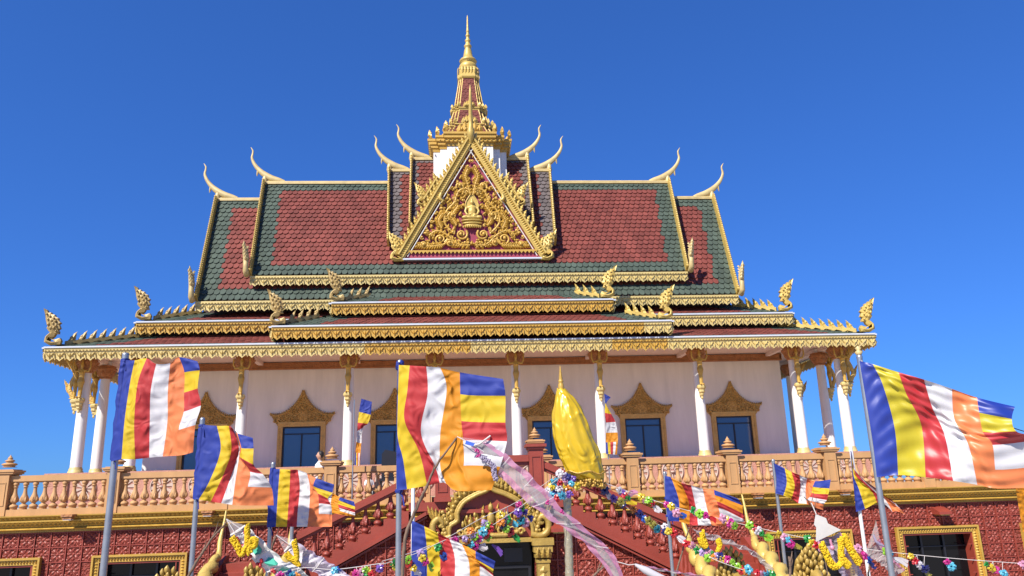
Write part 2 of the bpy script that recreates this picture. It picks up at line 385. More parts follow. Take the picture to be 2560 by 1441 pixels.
for x, yy, side in cols:
    c = inst(shaft_me, 'column', hall, (x, yy, ZP))
    sub(base_me, 'base_ring', c); sub(cap_me, 'capital', c)
    rots = [side*R(90)] if side else [0]
    if not side and abs(x) > 10: rots.append(R(90) if x > 0 else -R(90))
    for q in rots:
        for me, n in ((fig_me, 'figure'), (rod_me, 'rod'), (corb_me, 'corbel')) + (((wing_me, 'bracket_wing'),) if q else ()):
            if n == 'rod' and q: continue
            o = sub(me, n, c); o.rotation_euler.z = q

# windows of the hall
def ogee_ped():
    b = MB()
    half = [(0, .93), (.035, .82), (.12, .66), (.24, .50), (.40, .36), (.60, .25), (.80, .215), (.93, .235), (.86, .10), (.78, -.02), (.72, -.10), (.66, -.20), (.60, -.02), (.0, -.02)]
    poly = half[:-1]+[(-x, z) for x, z in half[:-1][::-1][:-1]]
    n = len(poly)
    b.prism(poly, (0, 0, 0), X3, Z3, -Y3, .07)
    rim = [cr(half[:8], t/24) for t in range(25)]
    for s in (-1, 1):
        b.tube([(s*x, -.075, z-.025) for x, z in rim], .028, 6)
        for t in range(1, 25):                       # crest of small flames along the rim
            x, z = rim[t]; b.leaf((s*x, -.06, z-.03), Vector((s, 0, 0)), Vector((s*.25, 0, 1)), -Y3, .06, .09, .02)
    for k in range(46):                               # scroll relief
        x = random.uniform(.05, .82); z = random.uniform(0, .8)
        top = next((z1+(z2-z1)*(x-x1)/(x2-x1) for (x1, z1), (x2, z2) in zip(half, half[1:8]) if x1 <= x <= x2), 0)
        if z > top-.08: z = random.uniform(0, max(.02, top-.1))
        a = random.uniform(0, 6.28); r_ = random.uniform(.03, .055)
        pts = [(math.cos(a+i*.75)*r_*(1-i*.09), math.sin(a+i*.75)*r_*(1-i*.09)) for i in range(9)]
        for s in (-1, 1): b.tube([(s*(x+px), -.08, z+pz) for px, pz in pts], [.018]*8+[.01], 5)
    pts = [(math.cos(i*.5)*.11, math.sin(i*.5)*.11) for i in range(14)]
    b.tube([(px, -.08, .42+pz) for px, pz in pts], .022, 6); b.ell((0, -.075, .42), (.055, .03, .055))
    return mesh(b, 'window_pediment', 'bronze')
ped_me = ogee_ped()
b = MB()
for x0, x1, z0, z1 in ((-.675, -.56, 0, 1.3), (.56, .675, 0, 1.3), (-.559, .559, 1.19, 1.3)):
    b.box(x0, x1, -.09, -.002, z0, z1)
for x0, x1, z0, z1 in ((-.70, -.64, 0, 1.303), (.64, .70, 0, 1.303), (-.70, .70, 1.265, 1.325)): b.box(x0, x1, -.105, -.003, z0, z1)
wf_me = mesh(b, 'window_frame', 'olive')
b = MB(); b.quad((-.56, -.012, 0), (.56, -.012, 0), (.56, -.012, 1.19), (-.56, -.012, 1.19)); pane_me = mesh(b, 'pane', 'glass')
b = MB()
for x0, x1, z0, z1 in ((-.559, -.515, 0, 1.189), (.515, .559, 0, 1.189), (-.514, .514, 1.145, 1.189), (-.514, .514, .955, .99), (-.02, .02, 0, .954)): b.box(x0, x1, -.04, -.014, z0, z1)
mull_me = mesh(b, 'mullion', 'dark')
for x in (-8.02, -5.16, -2.42, 2.30, 5.16, 8.02):
    wd = inst(wf_me, 'window', hall, (x, YW, ZP))
    sub(pane_me, 'pane', wd); sub(mull_me, 'mullion', wd)
    o = sub(ped_me, 'window_pediment', wd); o.location = (0, 0, 1.33)
b = MB()
for x0, x1, z0, z1 in ((-.86, -.7, 0, 2.0), (.7, .86, 0, 2.0), (-.699, .699, 1.85, 2.0)): b.box(x0, x1, YW-.1, YW-.002, ZP+z0, ZP+z1)
d = build(b, 'door_frame', 'olive', hall)
b = MB(); b.box(-.698, -.01, YW-.05, YW-.004, ZP, ZP+1.848); b.box(.01, .698, YW-.05, YW-.004, ZP, ZP+1.848); build(b, 'door', 'brown', hall)

# ------------------------------------------------------------------ roofs
def tiles(mb, P0, P1, P2, P3, tw, nrow, region, lift=.042, thick=.03):
    """overlapping fish-scale tiles over the quad bottom-left, bottom-right, top-right, top-left"""
    P0, P1, P2, P3 = map(Vector, (P0, P1, P2, P3))
    nrm = (P1-P0).cross(P3-P0).normalized(); e = (P1-P0).normalized()
    slope = nrm.cross(e).normalized(); H = (P3-P0).dot(slope); rh = H/nrow
    xa0, xa1 = 0, (P3-P0).dot(e); xb0, xb1 = (P1-P0).dot(e), (P2-P0).dot(e)
    sh = [(-.48, .50), (-.42, .24), (-.25, .05), (0, -.02), (.25, .05), (.42, .24), (.48, .50)]
    for i in range(nrow):
        v = i*rh; t = (i+.5)/nrow; xa = lerp(xa0, xa1, t); xb = lerp(xb0, xb1, t)
        k = 0; x = xa-(tw*.5 if i % 2 else 0)
        while x < xb+tw*.4:
            cx = x+tw*.5
            ux = (min(max(cx, xa), xb)-xa)/max(.01, xb-xa)
            mi = region(cx-xa, xb-cx, i, nrow-1-i, tw)
            pts = []; jit = random.uniform(-.004, .004)
            for px, py in sh:
                X_ = min(max(cx+px*tw*.985, xa), xb); z = v+py*rh; pts.append((X_, z))
            pts += [(min(max(cx+.48*tw, xa), xb), v+rh*1.6), (min(max(cx-.48*tw, xa), xb), v+rh*1.6)]
            vs = []
            for j, (X_, z) in enumerate(pts):
                up_ = lift*(1-(z-v)/(rh*1.3))+.012+jit
                vs.append(P0+e*X_+slope*z+nrm*up_)
            lo_ = [p-nrm*thick for p in vs[:7]]
            mb.add(vs+lo_, [tuple(range(9))]+[(j+1, j, 9+j, 10+j) for j in range(6)], mi)
            x += tw
    mb.quad(P0-nrm*.012, P1-nrm*.012, P2-nrm*.012, P3-nrm*.012, 3)

TM = ['red_tile', 'green_tile', 'grey_tile', 'deck']
def border(l, r_, bt, tp, green=1):
    def f(dl, dr, ib, it, tw):
        if l and dl < l*tw or r_ and dr < r_*tw or ib < bt or it < tp: return green
        return 0
    return f

def fascia(mb, A, B, n, ztop, h=.33, wt=.262, deep=lambda t: 0, gm=2):
    """gold scalloped eaves board between A and B (x,y), facing n; a pale metal gutter lip on top"""
    A = Vector((A[0], A[1], 0)); B = Vector((B[0], B[1], 0)); n = Vector(n); L_ = (B-A).length; e = (B-A)/L_
    k = max(1, round(L_/wt)); wd = L_/k; O0 = Z3*ztop
    prof = [(0, -.76*h), (.1, -.97*h), (.19, -.78*h), (.27, -.86*h), (.38, -.90*h), (.57, -1.04*h), (.76, -.90*h), (.87, -.86*h), (.95, -.78*h)]
    for i in range(k):
        o = A+e*(i*wd)+O0; mi = deep((i+.5)/k)
        poly = [(x*wd, z) for x, z in prof]+[(wd, -.76*h), (wd, -.24*h), (0, -.24*h)]
        mb.prism(poly, o, e, Z3, n, .025, mi)
        f = n*.025
        mb.blob(o+e*.57*wd-Z3*.62*h+f, e, Z3, n, .06*wd, .3*h, .055, mi)
        for s in (-1, 1):
            mb.blob(o+e*(.57+s*.2)*wd-Z3*.56*h+f, (e*.8-s*Z3*.6), (Z3*.8+s*e*.6), n, .06*wd, .2*h, .05, mi)
            mb.blob(o+e*(.57+s*.33)*wd-Z3*.42*h+f, (e*.6-s*Z3*.8), (Z3*.6+s*e*.8), n, .045*wd, .14*h, .045, mi)
        mb.blob(o+e*.1*wd-Z3*.6*h+f, e, Z3, n, .04*wd, .26*h, .045, mi)
        for q in range(3): mb.blob(o+e*((q+.5)/3*wd)-Z3*.17*h+n*.055, e, Z3, n, .11*wd, .055*h, .035, mi)
        mb.add([o-Z3*.24*h, o+e*wd-Z3*.24*h, o+e*wd-Z3*.24*h+n*.055, o-Z3*.24*h+n*.055, o-Z3*.0*h, o+e*wd, o+e*wd+n*.055, o+n*.055],
               [(0, 3, 2, 1), (3, 7, 6, 2), (4, 5, 6, 7), (0, 1, 5, 4)], mi)
    if gm is not None:
        a = A+O0; mb.add([p+q for p in (a, a+e*L_) for q in (n*0+Z3*.003, n*.085+Z3*.003, n*.085+Z3*.045, n*0+Z3*.045)],
                         [(0, 1, 5, 4), (1, 2, 6, 5), (2, 3, 7, 6), (0, 3, 2, 1), (4, 5, 6, 7)], gm)

def naga_finial(mb, base, s, hgt=1.1, n=Y3):
    """rearing crested serpent: s = outward direction (+1/-1 along x); base = corner point"""
    base = Vector(base); k = hgt/1.15; f = Vector((s, 0, 0)); n = Vector(n)
    px = [(205, 722), (150, 688), (150, 655), (163, 622), (196, 590), (176, 570), (158, 545), (166, 515), (150, 490), (138, 452), (126, 400), (103, 335), (140, 353), (152, 385), (182, 380), (190, 402), (222, 405), (226, 425), (262, 440),
          (258, 462), (290, 490), (272, 506), (292, 548), (270, 560), (284, 604), (252, 606), (240, 634), (216, 655), (250, 664), (300, 648), (316, 676), (308, 716)]
    P = lambda x, y: base+f*((225-x)*.00303*k)+Z3*((722-y)*.00303*k)
    q = [P(*p) for p in px]; m_ = len(q); t = .055*k
    for sg in (-1, 1):
        cen = [P(185, 690)+n*sg*.115*k, P(190, 640)+n*sg*.11*k, P(222, 590)+n*sg*.10*k, P(215, 530)+n*sg*.13*k, P(195, 470)+n*sg*.12*k, P(168, 420)+n*sg*.08*k, P(130, 365)+n*sg*.03*k, P(270, 690)+n*sg*.1*k]
        rim = [p+n*sg*t for p in q]
        own = []
        for p in px:
            own.append(min(range(8), key=lambda c: (p[0]-[185, 190, 222, 215, 195, 168, 130, 270][c])**2+(p[1]-[690, 640, 590, 530, 470, 420, 365, 690][c])**2))
        fs = []
        for i in range(m_):
            a, c = own[i], own[(i+1) % m_]
            fs.append((i, (i+1) % m_, m_+c)); 
            if a != c: fs.append((i, m_+c, m_+a))
        mb.add(rim+cen, fs, 0)
        for x, y, r_ in ((178, 505, 17), (205, 470, 13), (172, 455, 13), (225, 500, 13), (236, 545, 15), (206, 545, 17), (150, 400, 10), (185, 425, 12), (245, 475, 12), (225, 445, 10), (255, 525, 11), (262, 580, 11)):
            mb.ell(P(x, y)+n*sg*.10*k, (r_*.003*k, .045*k, r_*.0035*k), 7)
        mb.tube([P(290, 690)+n*sg*.07*k, P(230, 700)+n*sg*.1*k, P(180, 680)+n*sg*.11*k, P(172, 640)+n*sg*.1*k, P(205, 600)+n*sg*.09*k], [.02*k, .03*k, .035*k, .03*k, .02*k], 6)
    mb.add([p-n*t for p in q]+[p+n*t for p in q], [(i, (i+1) % m_, m_+(i+1) % m_, m_+i) for i in range(m_)], 0)

def crest(mb, A, B, h=.36, step=.225, rail=.07, lean=1):
    """row of small flame finials standing on a hip ridge"""
    A = Vector(A); B = Vector(B); L_ = (B-A).length; e = (B-A)/L_
    sd = e.cross(Z3).normalized()
    mb.obox(A+Z3*rail*.5, B+Z3*rail*.5, sd, Z3, .09, rail*1.9)
    k = int(L_/step)
    for i in range(k):
        p = A+e*((i+.5)*L_/k)+Z3*rail
        mb.leaf(p-Z3*.03, e, (Z3+e*.45).normalized(), sd, step*.85, h, .045, both=True)
        mb.ell(p+Z3*h*.3+e*h*.1, (.05, .05, .05), 7)

def chofa(mb, base, s, sc_=1.0, axis=X3):
    """slender horn finial curving up and outwards from a gable peak"""
    base = Vector(base); f = Vector(axis)*s; n = f.cross(Z3)
    P = lambda x, z: base+f*(x*sc_)+Z3*(z*sc_)
    path = [(-.62, .02), (-.46, .07), (-.2, .15), (.03, .29), (.22, .46), (.37, .66), (.45, .86), (.435, 1.02), (.44, 1.12), (.51, 1.24)]
    sc_ *= 1.08; rad = [.06, .09, .11, .10, .076, .056, .041, .03, .025, .008]
    mb.tube([P(*cr(path, i/32)) for i in range(33)], [cr([(r_,) for r_ in rad], i/32)[0]*sc_ for i in range(33)], 10, flat=n, k=.62)
    mb.tube([P(-.01, .3), P(.0, .18), P(.0, .02), P(-.02, -.12), P(-.04, -.24)], [.03*sc_, .07*sc_, .095*sc_, .07*sc_, .01], 9)
    mb.tube([P(.24, .40), P(.25, .30), P(.26, .22)], [.035*sc_, .03*sc_, .004], 7)
    for q in range(3): mb.tube([P(-.62+.0*q, .03+.0*q), P(-.4+.12*q, .0), P(-.1, -.02+.07*q)], .022*sc_, 6)

def gable_roof(y0, ze, zr, Xe, Xr, rows, region, name, ridge='cream', chof=True, wallx=None, soff=False, regionb=None):
    """steep gabled roof along x: front eave (y0, ze, half width Xe), ridge (ZC, zr, half width Xr)"""
    b = MB()
    tiles(b, (-Xe, y0, ze), (Xe, y0, ze), (Xr, ZC, zr), (-Xr, ZC, zr), .178, rows, region)
    yb = 2*ZC-y0
    b.quad((Xe, yb, ze), (-Xe, yb, ze), (-Xr, ZC, zr), (Xr, ZC, zr), 0)
    b.quad((-Xe+.05, y0+.03, ze-.05), (Xe-.05, y0+.03, ze-.05), (Xr-.1, ZC, zr-.06), (-Xr+.1, ZC, zr-.06), 3)
    rf = build(b, name, TM, hall)
    b = MB()
    b.tube([(-Xr, ZC, zr+.04), (Xr, ZC, zr+.04)], .085, 8, flat=(0, 1, 0), k=.8); b.obox((-Xr, ZC, zr+.02), (Xr, ZC, zr+.02), Y3, Z3, .2, .08)
    build(b, 'ridge_cap', ridge, rf)
    for s in (-1, 1):
        b = MB()
        for yy in (y0, yb):
            a = Vector((s*Xe, yy, ze)); c = Vector((s*Xr, ZC, zr)); e = (c-a).normalized(); L_ = (c-a).length
            nn = Vector((0, -1 if yy == y0 else 1, .7)).normalized()
            b.obox(a+nn*.09, c+nn*.09, X3, nn, .07, .3)
            if yy == y0:
                k = int(L_/.1)
                for i in range(k): b.leaf(a+e*(i*L_/k)+nn*.23, e, nn, X3, .1, .075, .03, both=True)
        build(b, 'verge_board', 'rich', rf)
        b = MB(); b.add([(s*(Xe-.25), y0+.05, ze), (s*(Xe-.25), yb-.05, ze), (s*(Xr-.3), ZC, zr-.05)], [(0, 1, 2)]); build(b, 'gable_wall', 'white', rf)
        if chof:
            b = MB(); chofa(b, (s*Xr, ZC, zr+.06), s); build(b, 'horn_finial', 'cream', rf)
    return rf

def verge_naga(rf, y0, ze, X):
    for s in (-1, 1):                                   # upright serpent head ending the verge
        b = MB(); p = Vector((s*(X+.06), y0-.08, ze))
        b.tube([p+Vector((0, .1, .08)), p+Vector((0, -.06, .0)), p+Vector((s*.0, -.16, .1)), p+Vector((s*.02, -.14, .3)), p+Vector((s*.03, -.1, .5)), p+Vector((s*.05, -.12, .66)), p+Vector((s*.08, -.16, .86)), p+Vector((s*.1, -.2, 1.02))],
               [.07, .085, .085, .075, .09, .085, .05, .008], 9)
        for i in range(6): b.leaf(p+Vector((s*.03, -.06, .4+.09*i)), Z3, Vector((0, .7, .5)), X3, .1, .16, .03, both=True)
        for i in range(5): b.leaf(p+Vector((s*(.0+.02*i), -.2, .42+.1*i)), X3, Vector((0, -.3, .9)), -Y3, .13, .16, .04)
        build(b, 'serpent_finial', 'cream', rf)

RT1 = gable_roof(.6, 8.61, 12.86, 8.1, 8.66, 21, border(3.4, 3.2, 2, 2), 'gable_roof')
RT2 = gable_roof(.72, 9.40, 13.47, 6.62, 7.1, 22, border(3.4, 3.1, 2, 2), 'gable_roof')
RT3 = gable_roof(1.2, 10.5, 13.93, 2.62, 2.83, 19, border(2.4, 2.4, 0, 1, 2), 'gable_roof')
RT4 = gable_roof(1.35, 11.1, 14.37, 1.96, 2.05, 18, border(1.4, 1.4, 0, 1, 2), 'gable_roof')
verge_naga(RT1, .6, 8.60, 8.13); verge_naga(RT2, .72, 9.40, 6.66)
for rf, y0, ze, X in ((RT1, .6, 8.61, 8.12), (RT2, .72, 9.40, 6.64)):
    b = MB(); yb = 2*ZC-y0
    fascia(b, (-X, y0-.03), (X, y0-.03), (0, -1, 0), ze-.02, .30, gm=None); fascia(b, (X, yb), (-X, yb), (0, 1, 0), ze-.02, .30, gm=None)
    b.box(-X, X, y0-.03, y0+.4, ze-.16, ze-.10)
    build(b, 'eaves_board', ['gold', 'deepgold', 'gutter'], rf)

def skirt(y0, ze, X, y1, z1, X1, rows, name, deepf, hips=True, region=None, nagah=1.0, side=True, gm=2, sides_to=None, cr_end=1.0):
    b = MB(); yb = 2*ZC-y0; yb1 = 2*ZC-y1
    if sides_to is not None: yb = yb1 = sides_to
    tiles(b, (-X, y0, ze), (X, y0, ze), (X1, y1, z1), (-X1, y1, z1), .178, rows, region or border(5, 5, 1, 0), lift=.012)
    if side:
        tiles(b, (X, y0, ze), (X, yb, ze), (X1, yb1, z1), (X1, y1, z1), .178, rows, border(4, 4, 1, 0), lift=.012)
        tiles(b, (-X, yb, ze), (-X, y0, ze), (-X1, y1, z1), (-X1, yb1, z1), .178, rows, border(4, 4, 1, 0), lift=.012)
        if sides_to is None: b.quad((X, yb, ze), (-X, yb, ze), (-X1, yb1, z1), (X1, yb1, z1), 0)
    rf = build(b, name, TM, hall)
    b = MB()
    fascia(b, (-X-.02, y0-.03), (X+.02, y0-.03), (0, -1, 0), ze-.03, deep=deepf)
    fascia(b, (X+.03, y0-.02), (X+.03, yb), (1, 0, 0), ze-.03); fascia(b, (-X-.03, yb), (-X-.03, y0-.02), (-1, 0, 0), ze-.03)
    if sides_to is None: fascia(b, (X, yb+.03), (-X, yb+.03), (0, 1, 0), ze-.03)
    build(b, 'eaves_board', ['gold', 'deepgold', 'gutter'], rf)
    for s in (-1, 1):
        A = Vector((s*X, y0, ze+.03)); Bp = Vector((s*X1, y1, z1+.02)); e = (Bp-A).normalized()
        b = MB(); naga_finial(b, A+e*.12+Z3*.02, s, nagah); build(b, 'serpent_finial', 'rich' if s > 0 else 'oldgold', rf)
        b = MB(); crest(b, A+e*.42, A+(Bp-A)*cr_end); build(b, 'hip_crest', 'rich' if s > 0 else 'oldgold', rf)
    return rf

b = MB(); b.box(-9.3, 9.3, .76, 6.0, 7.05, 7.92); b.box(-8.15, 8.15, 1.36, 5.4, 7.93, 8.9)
build(b, 'attic_shade_wall', 'deck', hall)  # closes the gap; its dark color stands in for shadow between the tiers
def seg(*rng): return lambda t: 1 if any(a <= t <= b_ for a, b_ in rng) else 0
skirt(-.85, 7.02, 11.40, .75, 7.62, 9.35, 9, 'skirt_roof', seg((.363, .497), (.67, .737)))
skirt(.28, 7.93, 9.58, 1.35, 8.42, 8.2, 7, 'skirt_roof', seg((0, .3)))
skirt(-1.02, 7.46, 5.47, .25, 8.02, 4.2, 8, 'portico_roof', seg((0, .93)), side=True, sides_to=.5, cr_end=.8, nagah=.98)
skirt(-.12, 8.32, 4.05, .7, 8.70, 3.1, 5, 'portico_roof', lambda t: 1, side=True, sides_to=.75, cr_end=1.0, nagah=.98)

# ------------------------------------------------------------------ front gable (pediment)
PY, PZ0, PZ1, PW = .93, 9.98, 13.86, 2.16
ped = None
b = MB(); b.add([(-PW, PY+.06, PZ0), (PW, PY+.06, PZ0), (0, PY+.06, PZ1)], [(0, 1, 2)])
b.add([(-PW+.3, PY+.3, PZ0), (PW-.3, PY+.3, PZ0), (PW-.3, 2.2, PZ0), (-PW+.3, 2.2, PZ0)], [(0, 1, 2, 3)])
ped = build(b, 'pediment', 'magenta', hall)
b = MB()                                              # roof behind the pediment
for s in (-1, 1):
    q = [Vector((s*PW, PY+.05, PZ0)), Vector((s*PW, ZC-.3, PZ0)), Vector((0, ZC-.3, PZ1)), Vector((0, PY+.05, PZ1))]
    if s < 0: q = [q[1], q[0], q[3], q[2]]
    tiles(b, *q, .178, 20, border(1, 1, 1, 1, 1))
build(b, 'cross_gable_roof', TM, ped)
b = MB()
b.box(-PW-.02, PW+.02, PY-.08, PY+.1, PZ0-.07, PZ0-.02, 1)
b.box(-PW+.02, PW-.02, PY-.015, PY+.055, PZ0-.018, PZ0+.16, 0)
build(b, 'pediment_sill', ['magenta', 'gutter'], ped)
b = MB()
k = 34; wv = (2*PW-.2)/k
b.box(-PW+.12, PW-.12, PY-.07, PY+.05, PZ0+.19, PZ0+.235)
for i in range(k):
    x = -PW+.1+wv*i
    b.prism([(0, .19), (wv*.3, .15), (wv*.5, .11), (wv*.7, .15), (wv, .19)], (x, PY-.02, PZ0), X3, Z3, -Y3, .06)
build(b, 'pediment_frieze', 'deepgold', ped)
# raking boards with leaf crockets
rake = Vector((-PW, 0, PZ1-PZ0)).normalized()
for layer in (0, 1):
    for s in (-1, 1):
        b = MB(); mi = 0
        if layer == 0:
            a = Vector((s*(PW+.05), PY, PZ0+.05)); c = Vector((0, PY, PZ1+.12)); yy = PY
        else:
            a = Vector((s*1.46, PY+.30, 11.95)); c = Vector((s*1.02, PY+.30, 12.72))
        e = (c-a).normalized(); n = Vector((s*e.z, 0, -s*e.x)); n = n if n.z > 0 else -n; L_ = (c-a).length
        b.obox(a-n*.02, c-n*.02, n, Y3, .14, .22); b.obox(a+n*.07-Y3*.02, c+n*.07-Y3*.02, n, Y3, .05, .3)
        b.obox(a-n*.11, c-n*.11, n, Y3, .05, .16)
        k = int(L_/.075)
        for i in range(k):                              # rope moulding
            p = a+e*((i+.5)*L_/k)-Y3*.11; b.blob(p, e, n, -Y3, .034, .07, .04)
        k = int(L_/.2)
        for i in range(k):
            p = a+e*((i+.5)*L_/k)+n*.075-Y3*.04; z = .31
            b.leaf(p, -e*s, (n*.35+Z3*.8), -Y3, .19, z, .06, both=True)
            b.ell(p+n*.04+Z3*.06-Y3*.04, (.045, .04, .05), 7); b.ell(p+n*.07+Z3*.15-Y3*.03, (.032, .03, .035), 7)
        naga_finial(b, a+Vector((s*.12, -.02, -.16)), s, 1.0 if layer == 0 else .8)
        if layer == 0:                                   # scroll where the two lengths of board meet
            p = a+e*L_*.5-n*.1-Y3*.12
            b.tube([p+e*.12, p-e*.02-n*.02, p-e*.08-n*.1, p-e*.05-n*.17, p-e*.16-n*.16], [.05, .06, .055, .045, .02], 8)
        build(b, 'raking_board', 'rich', ped)
b = MB()
for s in (-1, 1):
    a = Vector((s*(PW-.05), PY-.0, PZ0+.1)); c = Vector((0, PY-.0, PZ1-.08)); e = (c-a).normalized(); n = Vector((e.z, 0, -e.x))*s; n = n if n.z < 0 else -n
    b.obox(a+n*.125, c+n*.125, n, Y3, .02, .1)
build(b, 'inner_rim', 'white', ped)
b = MB(); f = -Y3
P = lambda y, z: Vector((0, PY-.08+y, PZ1+.12+z))
b.tube([P(-.0, -.2), P(-.06, .0), P(-.1, .18), P(-.08, .4), P(-.16, .75), P(-.3, 1.2), P(-.36, 1.5), P(-.34, 1.72)], [.03, .11, .13, .07, .065, .055, .035, .008], 10)
build(b, 'horn_finial', 'rich', ped)
# relief: seated figure, vines, scrolls
def inside(x, z, mgn): return z > PZ0+.28+mgn*.5 and (PZ1-z)*PW/(PZ1-PZ0) > x+mgn*1.2
b = MB()
def scroll(b, x, z, r_, a0, tn, rr, y=-.0):
    n_ = int(10*tn)+4
    pts = []
    for i in range(n_+1):
        t = i/n_; a = a0+t*tn*6.283; q = r_*(1-.86*t); pts.append((x+math.cos(a)*q, z+math.sin(a)*q))
    for s in (-1, 1): b.tube([(s*px, PY-.0+y-.03*i/n_, pz) for i, (px, pz) in enumerate(pts)], [rr*(1-.35*i/n_) for i in range(n_+1)], 6)
    for s in (-1, 1): b.ell((s*pts[-1][0], PY+y-.05, pts[-1][1]), (rr*1.5, rr*1.3, rr*1.5), 7)
    return pts
def vine(b, pts, r_, leaves=.13):
    P_ = [cr(pts, i/24) for i in range(25)]
    for s in (-1, 1):
        b.tube([(s*x, PY-.01, z) for x, z in P_], [r_]*24+[r_*.4], 6)
        for i in range(1, 24, 2):
            x, z = P_[i]; dx, dz = P_[i+1][0]-P_[i-1][0], P_[i+1][1]-P_[i-1][1]; l_ = math.hypot(dx, dz) or 1
            for w_ in (-1, 1):
                sd = Vector((s*(-dz*w_), 0, dx*w_))/l_; fd = Vector((s*dx, 0, dz))/l_
                b.leaf((s*x, PY-.0, z), fd, (sd*.8+fd*.6).normalized(), -Y3, leaves*.9, leaves*1.3, .05)
taken = [(0, 11.2, .4), (0, 11.5, .3), (0, 11.85, .24), (0, 11.05, .3)]
for (x, z, r_, a0, tn) in ((.33, 10.74, .19, 2.4, 1.6), (.98, 10.58, .22, 2.6, 1.7), (1.5, 10.42, .14, 2.6, 1.4), (.62, 11.35, .15, -1.0, 1.4), (.36, 12.35, .13, -.6, 1.3), (.72, 10.45, .14, .2, 1.3)):
    scroll(b, x, z, r_, a0, tn, .042); taken.append((x, z, r_))
for pts in ([(.08, 10.38), (.45, 10.42), (.78, 10.72), (1.1, 10.86), (1.35, 10.7)], [(.55, 10.75), (.85, 11.1), (.8, 11.5), (.55, 11.8), (.42, 12.15), (.22, 12.3)],
            [(.04, 12.05), (.13, 12.45), (.2, 12.7), (.1, 12.95)], [(.5, 11.05), (.62, 11.35), (.42, 11.7)], [(.9, 10.4), (1.3, 10.36), (1.7, 10.4)], [(.95, 10.95), (1.05, 11.2), (.9, 11.45)]):
    vine(b, pts, .035)
for k in range(560):
    x = random.uniform(.03, PW); z = random.uniform(PZ0+.3, PZ1-.3)
    if not inside(x, z, .09): continue
    if any(math.hypot(x-a, z-c) < r_+.02 for a, c, r_ in taken): continue
    r_ = random.uniform(.045, .075); taken.append((x, z, r_))
    for s in (-1, 1):
        if k % 3 == 0: b.tube([(s*(x+math.cos(q*.8+k)*r_*(1-q*.1)), PY-.02, z+math.sin(q*.8+k)*r_*(1-q*.1)) for q in range(8)], .022, 5)
        else:
            a = random.uniform(.3, 1.9); b.leaf((s*x, PY+.02, z-.04), Vector((s*math.sin(a), 0, -math.cos(a))), Vector((s*math.cos(a), 0, math.sin(a))), -Y3, .13, .17, .05)
        b.ell((s*x, PY-.03, z), (.03, .03, .03), 6)
build(b, 'scroll_relief', 'deepgold', ped)
b = MB(); y = PY-.05; zo = .3                             # seated figure on lotus throne with halo
b.ell((0, y, 10.98+zo), (.31, .10, .075), 14); b.ell((-.22, y-.02, 10.98+zo), (.11, .08, .065)); b.ell((.22, y-.02, 10.98+zo), (.11, .08, .065))
b.ell((0, y-.01, 11.18+zo), (.125, .075, .2), 12); b.ell((0, y-.01, 11.31+zo), (.165, .065, .075), 12); b.ell((0, y-.03, 11.47+zo), (.066, .065, .085), 12); b.ell((0, y-.03, 11.56+zo), (.036, .036, .045)); b.tube([(0, y-.02, 11.36+zo), (0, y-.02, 11.44+zo)], .038)
for s in (-1, 1): b.tube([(s*.165, y-.01, 11.32+zo), (s*.215, y-.03, 11.17+zo), (s*.16, y-.07, 11.06+zo), (s*.05, y-.08, 11.04+zo)], [.042, .038, .034, .03], 8)
me = remeshed(b, 'seated_figure', 'rich', .016, ORG[ped.name], 1); o = bpy.data.objects.new('seated_figure', me); col.objects.link(o); o.parent = ped
b = MB(); b.ell((0, PY, 11.19), (.36, .14, .045), 20); b.ell((0, PY, 11.10), (.33, .12, .05), 20); b.ell((0, PY, 11.03), (.26, .10, .05), 16)
for i in range(9): b.leaf(((i-4)*.065, PY-.10+abs(i-4)*.015, 11.02), X3, Vector((0, 0, -1)), -Y3, .08, .10, .03)
build(b, 'lotus_throne', 'rich', ped)
b = MB(); pts = [(0, 12.16), (.07, 12.02), (.17, 11.86), (.21, 11.7), (.19, 11.52), (.13, 11.38)]
b.prism(pts+[(-x, z) for x, z in pts[::-1][:-1]], (0, PY+.03, 0), X3, Z3, -Y3, .03)
b.tube([(x, PY-.01, z) for x, z in pts]+[(-x, PY-.01, z) for x, z in pts[::-1]], .02, 6); build(b, 'halo', 'rich', ped)

# ------------------------------------------------------------------ tower and spire
def ring(h, z, a=.62, q=.81):
    A, B_ = a*h, q*h
    quad_ = [(h, -A), (h, A), (B_, A), (B_, B_), (A, B_)]
    pts = []
    for k in range(4):
        c_, s_ = [(1, 0), (0, 1), (-1, 0), (0, -1)][k]
        pts += [(x*c_-y*s_, ZC+.1+x*s_+y*c_, z) for x, y in quad_]
    return pts
def loft(b, prof, mi=0, cap=True, a=.62):
    rs = [ring(h, z, a) for h, z in prof]; n = len(rs[0]); vs = sum(rs, [])
    b.add(vs, [(i*n+j, i*n+(j+1) % n, (i+1)*n+(j+1) % n, (i+1)*n+j) for i in range(len(prof)-1) for j in range(n)], mi)
    if cap: b.add(rs[-1], [tuple(range(n))], mi); b.add(rs[0][::-1], [tuple(range(n))], mi)
b = MB(); loft(b, [(1.26, 12.5), (1.26, 14.42)]); tw = build(b, 'spire_tower', 'white', hall)
b = MB(); loft(b, [(1.28, 14.36), (1.3, 14.46), (1.36, 14.5), (1.36, 14.58), (1.42, 14.62), (1.42, 14.70), (1.46, 14.74), (1.46, 14.82), (1.2, 14.86)])
for h, z in ((1.32, 14.52),):
    for k in range(4):
        for i in range(-7, 8):
            a = k*math.pi/2; c_, s_ = math.cos(a), math.sin(a); p = Vector((c_*(h+.05)-s_*i*.11*h, ZC+.1+s_*(h+.05)+c_*i*.11*h, z))
            b.blob(p, Vector((-s_, c_, 0)), Z3, Vector((c_, s_, 0)), .045, .05, .05)
